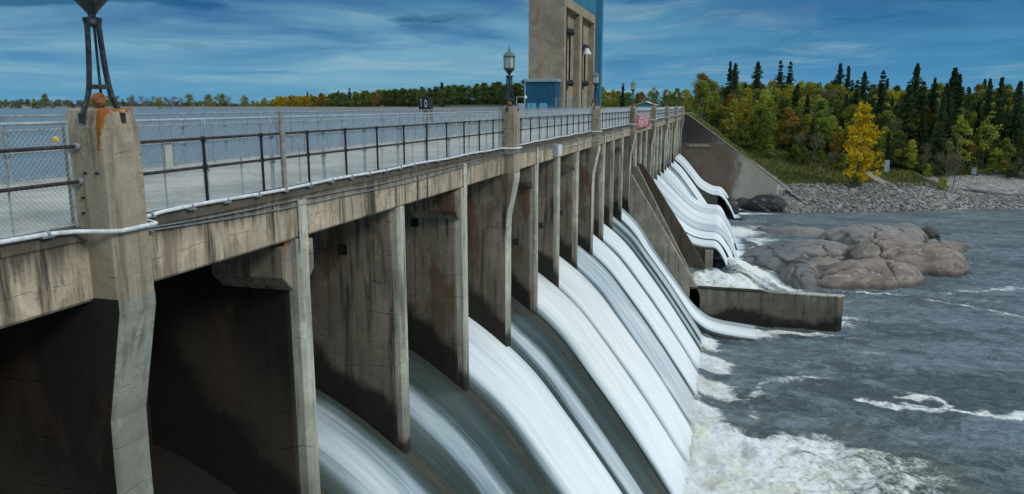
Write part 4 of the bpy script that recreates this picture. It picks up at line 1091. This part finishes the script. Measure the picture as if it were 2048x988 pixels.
# riprap: largest front stones are things, the rest one field
rng = random.Random(11)
v1, f1_ = ico(2)
def stone_mesh(seed):
    v = v1.copy(); n = fbm(v[:, 0]*1.6+seed*5, v[:, 1]*1.6+v[:, 2]*1.9, 3, seed)
    v = v*(.65+.7*n)[:, None]*np.array([1, .85, .62])
    me = bpy.data.meshes.new('stone'); me.from_pydata(v.tolist(), [], f1_); me.materials.append(M['riprap']); 
    at = me.attributes.new('tone', 'FLOAT', 'POINT'); at.data.foreach_set('value', np.full(len(v), .0, np.float32)); return me
SM = [stone_mesh(i) for i in range(8)]
def shore_xy(s, t): return 10.5+t*.93-s*.37, 153+t*.37+s*.93
for i in range(190):
    t_ = rng.uniform(.5, 33); s_ = rng.uniform(-.2, 1.8)
    x, y = shore_xy(s_, t_); r_ = rng.uniform(.34, .62)
    if x < 11.6 and y < 158: x += 3; y += 1.2
    o = bpy.data.objects.new('riprap_stone', SM[i % 8]); COL.objects.link(o)
    o.location = (x, y, float(gh(x, y))+r_*.25); o.scale = (r_, r_, r_); o.rotation_euler = (rng.uniform(-.5, .5), rng.uniform(-.5, .5), rng.uniform(0, 6.3))
    tag(o, 'grey riprap stone at the water line below the yellow tree', 'stone', 'larger riprap stones at the water line')
V = []; F = []; T = []
SV = [np.array([p.co[:] for p in me.vertices]) for me in SM]
for i in range(6200):
    t_ = rng.uniform(-.5, 110); s_ = rng.uniform(.3, 13)
    if t_ > 30 and rng.random() < .45: continue
    x, y = shore_xy(s_, t_)
    if x < 11.2 and y < 158.5: continue
    r_ = rng.uniform(.16, .50)*(1 if t_ < 30 else .8)
    z = float(gh(x, y))+r_*.2
    a = rng.uniform(0, 6.3); c, s2 = math.cos(a), math.sin(a)
    q = SV[i % 8]*r_; tl = rng.uniform(-.5, .5)
    q = np.stack([q[:, 0]*c-q[:, 1]*s2, q[:, 0]*s2+q[:, 1]*c, q[:, 2]+q[:, 0]*tl], -1)+np.array([x, y, z])
    b = len(V)*len(q); V.append(q); F += [(p[0]+b, p[1]+b, p[2]+b) for p in f1_]; T.append(np.full(len(q), rng.random()))
me = bpy.data.meshes.new('riprap'); me.from_pydata(np.concatenate(V).tolist(), [], F); me.materials.append(M['riprap'])
at = me.attributes.new('tone', 'FLOAT', 'POINT'); at.data.foreach_set('value', np.concatenate(T).astype(np.float32))
o = bpy.data.objects.new('riprap', me); COL.objects.link(o); tag(o, 'grey broken riprap stones covering the river bank', 'riprap', kind='stuff')

# ================================================================== VEGETATION
nr = np.random.RandomState(7)
def leaves_mesh(name, centers, cr, per, size, mat, seed, flatten=1.0, needle=False):
    r_ = np.random.RandomState(seed); n = len(centers)*per
    C = np.repeat(np.array(centers), per, 0); RR = np.repeat(np.array(cr), per)
    d = r_.normal(size=(n, 3)); d /= np.linalg.norm(d, axis=1)[:, None]
    P = C+d*(RR*r_.rand(n)**.45)[:, None]*np.array([1, 1, flatten])
    a = r_.normal(size=(n, 3)); a /= np.linalg.norm(a, axis=1)[:, None]
    b = np.cross(a, r_.normal(size=(n, 3))); b /= np.linalg.norm(b, axis=1)[:, None]
    s = size*(.6+.8*r_.rand(n))[:, None]
    vs = np.stack([P-a*s, P+b*s*.6, P+a*s, P-b*s*.6], 1).reshape(-1, 3)
    cl = np.repeat(np.clip(np.repeat(r_.rand(len(centers)), per)*.6+r_.rand(n)*.4, 0, 1), 4)
    i = np.arange(n*4).reshape(n, 4)
    return vs, i, cl
def mk_mesh(name, vs, fs, cl, mat):
    me = bpy.data.meshes.new(name)
    vs = np.asarray(vs, np.float32); f = np.asarray(fs)
    me.vertices.add(len(vs)); me.vertices.foreach_set('co', vs.ravel())
    me.loops.add(f.size); me.loops.foreach_set('vertex_index', f.ravel().astype(np.int32))
    me.polygons.add(len(f)); me.polygons.foreach_set('loop_start', np.arange(0, f.size, f.shape[1], dtype=np.int32))
    me.update(calc_edges=True)
    at = me.attributes.new('clump', 'FLOAT', 'POINT'); at.data.foreach_set('value', np.asarray(cl, np.float32))
    me.materials.append(mat); return me
def limbs(seed, H, spread, n=7, r0=.16, lean=0, bare=False):
    r_ = random.Random(seed); mb = MB(); tips = []
    tr = [(0, 0, -.6)]; x = y = 0
    for i in range(1, 6):
        x += r_.uniform(-.1, .1)+lean*.1; y += r_.uniform(-.1, .1); tr.append((x, y, H*.8*i/5))
    mb.tube(tr, [r0*(1-.16*i) for i in range(6)], 6)
    for i in range(n):
        h = r_.uniform(.18, .8); k = h/.8*5; j = min(4, int(k)); p = Vector(tr[j]).lerp(Vector(tr[j+1]), k-j)
        a = r_.uniform(0, 6.28); L = spread*(1.15-h)*r_.uniform(.7, 1.2); up = L*r_.uniform(.7, 1.5)
        m_ = p+Vector((math.cos(a)*L*.5, math.sin(a)*L*.5, up*.4)); e = p+Vector((math.cos(a)*L, math.sin(a)*L, up))
        mb.tube([p, m_, e], [r0*.45, r0*.28, r0*.08], 4, False); tips.append(e)
        if bare:
            for q in range(7):
                f_ = r_.uniform(.2, 1); pp = p.lerp(e, f_); a2 = a+r_.uniform(-1.2, 1.2); l2 = L*r_.uniform(.3, .6)
                ee = pp+Vector((math.cos(a2)*l2*.6, math.sin(a2)*l2*.6, l2*1.1)); mb.tube([pp, ee], [r0*.17, r0*.04], 3, False)
                for w_ in range(3):
                    f3 = r_.uniform(.3, 1); p3 = pp.lerp(ee, f3); a3 = r_.uniform(0, 6.28); mb.tube([p3, p3+Vector((math.cos(a3)*.3, math.sin(a3)*.3, .6))*l2*.5], [r0*.08, r0*.03], 3, False)
    return mb, tips
PROTO = {}
def decid(kind, mat, seed, H=8.0, W_=2.7, base=.18, ncl=58, per=44, leaf=.17, bark='bark', top=1.0):
    r_ = random.Random(seed); cs = []; rs = []
    lob = [(r_.uniform(0, 6.28), r_.uniform(.3, 1.0), r_.uniform(.5, 1)) for _ in range(6)]
    for i in range(ncl):
        h = r_.random(); env = math.sin(math.pi*min(1, (.12+.88*h)**.8))**.65*W_*(1-.22*h)
        a = r_.uniform(0, 6.28); rad = env*math.sqrt(r_.uniform(.25, 1))*(.75+.35*math.sin(a*3+seed))
        cs.append((math.cos(a)*rad, math.sin(a)*rad, H*(base+(1-base)*h*.96))); rs.append(r_.uniform(.45, .95)*W_/2.7)
    vs, f, cl = leaves_mesh('crown', cs, rs, per, leaf, mat, seed, .75)
    me = mk_mesh('crown', vs, f, cl, mat)
    mb, _ = limbs(seed, H, W_*.9, 9)
    return me, mb, bark
def spruce(seed, H=12, W_=1.9, thin=1.0):
    r_ = np.random.RandomState(seed); V = []; C = []
    z = H*.10
    while z < H*.985:
        h = z/H; L = W_*(1-h)**.9*(.45+.75*r_.rand())+.10; nb = int(6+6*(1-h))
        if r_.rand() < .12: z += .22; continue
        a0 = r_.rand()*6
        for b in range(nb):
            a = a0+b*6.283/nb+r_.uniform(-.25, .25); l = L*r_.uniform(.35, 1.2); m_ = max(3, int(l/.24)); cl = r_.rand()
            dx, dy = math.cos(a), math.sin(a)
            for j in range(m_):
                q = (j+.6)/m_; rr_ = l*q; zz = z-.28*rr_*(1-.35*q)+r_.uniform(-.06, .06); w_ = (.28*(1-.55*q)+.05)*(.35+.65*(1-h)**.6); ln = .26*(.4+.6*(1-h)**.5)
                cx, cy = dx*rr_, dy*rr_
                px_, py_ = -dy*w_, dx*w_
                V += [(cx-px_, cy-py_, zz-.10), (cx+dx*ln, cy+dy*ln, zz-.06), (cx+px_, cy+py_, zz-.10), (cx-dx*ln*.6, cy-dy*ln*.6, zz+.07)]
                C += [min(1, cl*.6+.4*r_.rand())]*4
                V += [(cx-dx*.1, cy-dy*.1, zz+.05), (cx-px_*.4, cy-py_*.4, zz-.26), (cx+dx*.12, cy+dy*.12, zz-.30), (cx+dx*.2, cy+dy*.2, zz)]
                C += [min(1, cl*.5+.3*r_.rand())]*4
        z += .26+.16*(1-h)
    f = np.arange(len(V)).reshape(-1, 4)
    me = mk_mesh('crown', V, f, C, M['needle'])
    mb = MB().tube([(0, 0, -.6), (0, 0, H*.6), (0, 0, H)], [.16, .09, .015], 6)
    return me, mb, 'barkd'
def bare(seed, H=8, leafy=True, mat='l_brown'):
    mb, tips = limbs(seed, H, 2.0, 12, .11, 0, True)
    cs = [(t_.x*r2, t_.y*r2, t_.z+.2) for t_ in tips for r2 in (.7, 1.0)]
    vs, f, cl = leaves_mesh('crown', cs, [.8]*len(cs), 26 if leafy else 8, .10, M[mat], seed, 1)
    return mk_mesh('crown', vs, f, cl, M[mat]), mb, 'twig'
def proto(kind, gen, H):
    me, mb, bk = gen
    t_ = bpy.data.meshes.new('trunk'); t_.from_pydata(mb.v, [], mb.f); t_.materials.append(M[bk])
    PROTO.setdefault(kind, []).append((me, t_, H))
for s_ in (1, 2, 3):
    proto('green', decid('g', M['l_green'], s_), 8); proto('lime', decid('l', M['l_lime'], 10+s_), 8)
    proto('spruce', spruce(20+s_, 12, [3.3, 3.9, 2.9][s_-1]), 12)
    proto('bare', bare(30+s_), 8); proto('dark', decid('d', M['l_dark'], 40+s_), 8)
proto('spruce', spruce(25, 12, 3.4), 12); proto('spruce', spruce(26, 12, 3.0), 12); proto('spruce', spruce(27, 12, 4.2), 12)
proto('orange', decid('o', M['l_orange'], 51), 8); proto('orange', decid('o', M['l_orange'], 52), 8)
proto('gold', decid('y', M['l_gold'], 61), 8); proto('gold', decid('y', M['l_gold'], 62, 8, 2.2), 8)
KN = {'green': 'leafy_tree', 'lime': 'leafy_tree', 'spruce': 'spruce_tree', 'bare': 'bare_tree', 'dark': 'leafy_tree', 'orange': 'autumn_tree', 'gold': 'autumn_tree'}
def plant(kind, x, y, H, rs, label, cat='tree', group=None, z=None, wide=1.0, name=None):
    me, tm, h0 = PROTO[kind][rs.randrange(len(PROTO[kind]))]
    s = H/h0; z = float(gh(x, y)) if z is None else z
    root = bpy.data.objects.new(name or KN[kind], None); COL.objects.link(root); root.location = (x, y, z)
    root.rotation_euler = (0, 0, rs.uniform(0, 6.28)); root.scale = (s*wide, s*wide, s); root.empty_display_size = .5
    tag(root, label, cat, group)
    for nm, m_ in (('crown', me), ('trunk', tm)):
        o = bpy.data.objects.new(nm, m_); COL.objects.link(o); o.parent = root
    return root
rs = random.Random(5)
GL = {'green': ('green leafy tree in the mixed wood on the river bank', 'green trees of the bank wood'),
      'lime': ('yellow-green leafy tree in the mixed wood on the river bank', 'yellow-green trees of the bank wood'),
      'spruce': ('dark pointed spruce in the mixed wood on the river bank', 'spruces of the bank wood'),
      'bare': ('grey almost leafless tree in the mixed wood on the river bank', 'bare grey trees of the bank wood'),
      'dark': ('dark green bushy tree in the mixed wood on the river bank', 'dark bushy trees of the bank wood'),
      'orange': ('orange-brown autumn tree in the mixed wood on the river bank', 'orange trees of the bank wood')}
# wood on the bank: jittered rows parallel to the shore
s_ = 21.0
while s_ < 84:
    t_ = -20.0
    while t_ < 112:
        s2 = s_+rs.uniform(-1.4, 1.4); t2 = t_+rs.uniform(-1.4, 1.4)
        x, y = shore_xy(s2, t2)
        dmin = 42 if t2 < 5 else (38 if t2 < 12 else (32 if t2 < 18 else (28 if t2 < 24 else 25)))
        dmin = dmin if t2 < 29 else (23 if t2 < 50 else 27)
        if s2 > dmin and x > -6.5 and not (abs(x-8.2) < 6 and abs(y-194) < 6):
            q = fbm(np.array([t2*.09]), np.array([s2*.09]), 3, 77)[0]+rs.uniform(-.12, .12)
            p = rs.random()
            if t2 < 9: kind = 'bare' if p < .45 else ('orange' if p < .52 else ('green' if p < .8 else 'lime'))
            elif t2 < 42: kind = 'spruce' if p < .10 else ('lime' if p < .50 else ('green' if p < .75 else ('bare' if p < .965 else 'orange')))
            elif t2 < 56: kind = 'spruce' if p < .24 else ('dark' if p < .46 else ('green' if p < .78 else ('lime' if p < .9 else 'bare')))
            else: kind = 'spruce' if p < .30 else ('dark' if p < .58 else ('green' if p < .80 else ('lime' if p < .93 else 'orange')))
            H = rs.uniform(8.6, 11.2) if kind != 'spruce' else rs.uniform(10, 13)
            if s2 < 34: H *= .74
            plant(kind, x, y, H, rs, GL[kind][0], 'tree', GL[kind][1])
        t_ += 3.9
    s_ += 4.2 if s_ < 60 else 5.6
for i in range(70):           # low bushes along the edge of the wood
    t2 = rs.uniform(4, 72); b0 = 38 if t2 < 12 else (31 if t2 < 18 else (27 if t2 < 24 else 24))
    x, y = shore_xy(b0+rs.uniform(-1.5, 3), t2)
    if abs(x-8.2) < 5 and abs(y-193) < 5: continue
    plant(rs.choice(['dark', 'green', 'bare', 'lime', 'dark']), x, y, rs.uniform(2.2, 4.2), rs, 'low bush along the foot of the wood on the river bank', 'bush', 'bushes along the foot of the bank wood', wide=1.5, name='bush')
# tall spruces on the skyline: (x, y, top z)
SKW = [(0.3, 212.0, 11.8), (1.6, 214.0, 11.7), (7.5, 217.9, 12.2), (13.5, 221.6, 12.3), (16.1, 222.4, 12.0), (28.8, 223.1, 11.6), (31.0, 223.9, 10.7), (35.0, 223.3, 9.6), (39.4, 222.5, 9.4), (46.2, 217.1, 11.1), (51.3, 220.1, 7.7), (53.5, 211.3, 9.4), (54.8, 212.0, 8.0), (52.5, 209.5, 7.3), (61.9, 213.2, 7.2), (64.2, 212.5, 7.2), (67.9, 211.4, 6.3), (30.7, 205.7, 6.4), (49.6, 198.9, 4.1), (47.4, 194.3, 2.9), (43.3, 209.6, 5.6), (46.7, 210.9, 6.2)]   # x, y, height of the tip
for i, (x, y, ztop) in enumerate(SKW):
    g = float(gh(x, y)); plant('spruce', x, y, ztop-g, rs, 'tall dark spruce standing above the skyline of the bank wood', 'tree', 'tall skyline spruces', wide=rs.uniform(.7, 1.05))
# standout trees and bushes
def special(x, y, H, mk, nm, label, cat='tree', z=None, wide=1.0):
    me, mb, bk = mk
    t_ = bpy.data.meshes.new('trunk'); t_.from_pydata(mb.v, [], mb.f); t_.materials.append(M[bk])
    z = float(gh(x, y)) if z is None else z
    root = bpy.data.objects.new(nm, None); COL.objects.link(root); root.location = (x, y, z); root.scale = (wide*H/8, wide*H/8, H/8); tag(root, label, cat)
    for q, m_ in (('crown', me), ('trunk', t_)):
        o = bpy.data.objects.new(q, m_); COL.objects.link(o); o.parent = root
special(27.4, 171.8, 17.4, decid('y', M['l_gold'], 90, 8, 1.95, .10, 88, 40, .13), 'autumn_tree', 'tall bright yellow tree standing alone at the top of the stony bank')
special(26.2, 170.6, 3.6, decid('d', M['l_dark'], 91, 8, 2.9, .0, 40, 40, .25), 'bush', 'low dark bush at the foot of the bright yellow tree', 'bush')
special(8.2, 192.8, 11.4, decid('g', M['l_shrub'], 92, 8, 3.3, .02, 120, 52, .15), 'round_shrub', 'dense round green shrub on the grass slope above the abutment wall', 'shrub')
special(3.4, 200.0, 3.2, decid('d', M['l_dark'], 93, 8, 4.0, .0, 50, 40, .3), 'bush', 'small dark bush left of the round green shrub', 'bush')
special(45.5, 178.3, 9.6, bare(94, 8, True), 'bare_tree', 'twiggy leafless brown thicket at the edge of the bank', wide=1.3)
special(47.6, 180.5, 8.6, bare(95, 8, True), 'bare_tree', 'second leafless brown thicket, right of the first on the bank', wide=1.2)
special(44.6, 176.3, 2.6, decid('l', M['l_lime'], 96, 8, 5.0, .0, 50, 40, .3), 'bush', 'low yellow-green bush under the leafless thicket', 'bush')
special(52.0, 197, 13.5, decid('y', M['l_lime'], 97, 8, 2.0, .1, 60, 36, .15), 'autumn_tree', 'slim yellow tree with an orange tip right of the leafless thicket')
special(60.0, 205.5, 13.0, decid('y', M['l_lime'], 98, 8, 2.4, .2, 46, 34, .15), 'autumn_tree', 'open yellow-leaved tree with a pale leaning trunk at the right')
special(-6.5, 203.0, 10.6, decid('o', M['l_orange'], 99, 8, 3.0, .05, 80, 46, .15), 'autumn_tree', 'orange autumn tree beyond the end of the dam, nearest the deck')
special(-3.0, 200.0, 9.0, decid('g', M['l_green'], 100, 8, 3.0, .03, 80, 46, .15), 'leafy_tree', 'green tree on the slope right of the orange tree')
special(-31.3, 238, 9.2, spruce(101, 8, 2.0), 'spruce_tree', 'lone dark spruce between the hoist tower and the fourth lamp')
# trees beyond the far end of the deck
for i in range(46):
    px = rs.random(); D = rs.uniform(262, 340)
    x = -60+px*52; y = 232+rs.uniform(0, 70)+abs(x)*.10
    k_ = rs.choice(['lime', 'lime', 'green', 'orange', 'green'])
    plant(k_, x, y, rs.uniform(6.2, 8.2), rs, {'lime': 'yellow-green tree in the belt behind the blue hut', 'green': 'green tree in the belt behind the blue hut', 'orange': 'orange tree in the belt behind the blue hut'}[k_],
          'tree', {'lime': 'yellow-green trees behind the hut', 'green': 'green trees behind the hut', 'orange': 'orange trees behind the hut'}[k_], z=-2.2)
# belt of trees behind the dike: golden at the left, dark green towards the tower
def along(p0, p1, f, off):
    p0 = np.array(p0, float); p1 = np.array(p1, float); d_ = (p1-p0)/np.linalg.norm(p1-p0); n_ = np.array([-d_[1], d_[0]]); n_ = n_ if n_[1] > 0 else -n_
    q = p0+(p1-p0)*f+n_*off; return float(q[0]), float(q[1])
LB = {'lime': ('yellow-green tree behind the dike, left of the golden grove', 'yellow-green trees behind the dike'), 'gold': ('golden autumn tree in the grove behind the dike', 'golden grove behind the dike'),
      'dark': ('dark green tree in the wood behind the gauge board', 'dark trees behind the gauge board'), 'green': ('green tree in the belt behind the dike', 'green trees behind the dike'),
      'spruce': ('spruce rising from the belt of trees behind the dike', 'spruces behind the dike'), 'orange': ('orange-brown tree in the belt behind the dike', 'orange trees behind the dike')}
for row, (off, n) in enumerate(((20, 46), (30, 44), (42, 30))):
    for i in range(n):
        f = (i+rs.uniform(-.4, .4))/n; px = 500+f*560
        x, y = along((-395, 545), (-95, 345), f, off+rs.uniform(-3, 3))
        k_ = 'lime' if px < 560 else ('gold' if px < 665 else ('green' if px < 800 and rs.random() < .7 else 'dark'))
        if row == 2 and rs.random() < .22: k_ = 'spruce'
        elif px > 665 and rs.random() < .06: k_ = 'orange'
        H = 8.0+f*6.0+rs.uniform(-1.1, 1.1)+row*.6
        if px < 540: H *= .72
        if k_ == 'spruce': H *= 1.25
        plant(k_, x, y, H, rs, LB[k_][0], 'tree', LB[k_][1], z=-2.2, wide=1.25)
for i in range(70):
    f = (i+rs.uniform(-.35, .35))/70; x, y = along((-930, 735), (-400, 548), f, rs.uniform(14, 30))
    thick = vnoise(np.array([f*14.0]), np.array([3.0]), 4)[0]
    k_ = 'bare' if rs.random() < .8 else 'lime'
    plant(k_, x, y, (6.5+7.5*thick)*rs.uniform(.8, 1.1), rs, {'bare': 'thin bare tree on the far shore beyond the reservoir', 'lime': 'low yellow-green tree on the far shore beyond the reservoir'}[k_],
          'tree', {'bare': 'bare trees of the far shore', 'lime': 'yellow-green trees of the far shore'}[k_], z=-2.2, wide=1.5)
special(-722, 670, 15.0, decid('g', M['l_green'], 102, 8, 3.4, .0, 80, 44, .16), 'leafy_tree', 'tall rounded green tree on the far shore at left', z=-2.2)
special(-600, 650, 9.0, spruce(103, 8, 2.0), 'spruce_tree', 'small lone pointed tree on the far shore, behind the nearest lamp', z=-2.2)
# far wood closing the horizon
V = []; Fc = []; C = []
r2 = np.random.RandomState(3)
cs = []; rr_ = []
for i in range(2600):
    f = r2.rand(); a = -1.45+f*2.6
    D = 900+r2.rand()*250
    x, y = math.sin(a)*D, math.cos(a)*D
    hmax = 3+9*fbm(np.array([a*12]), np.array([0.5]), 4, 2)[0]
    cs.append((x, y, -2+r2.rand()*hmax*.75)); rr_.append(3.2)
vs, f, cl = leaves_mesh('wood', cs, rr_, 14, 1.5, M['l_dark'], 5)
me = mk_mesh('distant_wood', vs, f, cl, M['l_far']); o = bpy.data.objects.new('distant_wood', me); COL.objects.link(o); tag(o, 'low dark band of far-off woodland along the horizon', 'wood', kind='stuff')
# grass and weeds on the slope
P = []; 
r2 = np.random.RandomState(9)
n = 60000
s1 = r2.uniform(9.5, 42, n); t1 = r2.uniform(-22, 60, n)
x = 10.5+t1*.93-s1*.37; y = 153+t1*.37+s1*.93
pc_ = 34.8-(y-172.5)*.27
ok = (x > -7) & (y > 158.4) & ((np.abs(x-pc_) > 1.4) | (s1 > 28)) & ~((t1 > 42) & (s1 < 25)) & (s1 > 11); x, y = x[ok], y[ok]
z = gh(x, y); n = len(x); h = (.10+.35*r2.rand(n)**2)*(.5+fbm(x*.25, y*.25, 3, 12)); a = r2.rand(n)*6.28
dx = np.cos(a)*.16; dy = np.sin(a)*.16; lx_ = r2.normal(size=n)*.15; ly_ = r2.normal(size=n)*.15
vs = np.stack([np.stack([x-dx, y-dy, z-.05], -1), np.stack([x+dx, y+dy, z-.05], -1), np.stack([x+dx*.5+lx_, y+dy*.5+ly_, z+h], -1), np.stack([x-dx*.5+lx_, y-dy*.5+ly_, z+h*.9], -1)], 1).reshape(-1, 3)
me = mk_mesh('grass', vs, np.arange(n*4).reshape(n, 4), np.repeat(r2.rand(n), 4), M['weed']); o = bpy.data.objects.new('grass', me); COL.objects.link(o)
tag(o, 'rough green and straw coloured grass on the slope above the stones', 'grass', kind='stuff')
# bank signs and slabs
sign2('bank_sign', 'grey notice board at the wood edge right of the yellow tree', (35.2, 185.2, float(gh(35.2, 185.2))), 1.0, 2.6, M['grey'])
sign2('bank_sign', 'small pale notice board on the rock shelf at the right', (56.1, 197.5, float(gh(56.1, 197.5))), 1.0, 1.5, M['grey'])
rock('rock_slab', 'flat-topped grey block at the far right of the rock shelf', (68.6, 202, float(gh(68.6, 202))+.7), (3.6, 2.4, 1.5), 20, M['greyrock'], 41, .12)
rock('rock_slab', 'broad grey bedrock shelf behind the stones at the right', (57, 192, float(gh(57, 192))-.7), (8, 6, 1.7), 20, M['greyrock'], 42, .2)
rock('rock_slab', 'pale bedrock shelf running out of the frame at the far right', (66, 193, float(gh(66, 193))-.9), (8, 5, 1.7), 15, M['greyrock'], 43, .2)

# spray hanging over the foot of the chutes
def spray(name, lab, x0, x1, y0, y1, z0, z1, dens, xs, fall):
    m, t = newmat(name+'_air'); pos = t.n('ShaderNodeNewGeometry').outputs['Position']; x, y, z = t.sep(pos)
    hz = t.math('POWER', 2.718, t.math('MULTIPLY', t.math('SUBTRACT', z, z0), -1/fall))
    hx = t.math('POWER', 2.718, t.math('MULTIPLY', t.math('ABSOLUTE', t.math('SUBTRACT', x, x0+.9)), -1/xs))
    n = t.ramp(t.noise(pos, .7, 4, .6), .38, .66)
    ends = t.math('MULTIPLY', t.ramp(y, y0, y0+3), t.math('SUBTRACT', 1.0, t.ramp(y, y1-8, y1)))
    d = t.math('MULTIPLY', t.math('MULTIPLY', t.math('MULTIPLY', t.math('MULTIPLY', hz, hx), n), ends), dens)
    v = t.n('ShaderNodeVolumePrincipled', {'Color': (.93, .95, .96, 1), 'Density': d, 'Anisotropy': .2})
    t.n('ShaderNodeOutputMaterial', {'Volume': v.outputs[0]})
    o = MB().box(x0, x1, y0, y1, z0, z1).build('spray', m); tag(o, lab, 'spray', kind='stuff')
spray('near_spray', 'white spray drifting over the foot of the near chutes', -1.9, 4.5, 30, 64, -20.6, -18.2, 1.3, 1.1, .55)
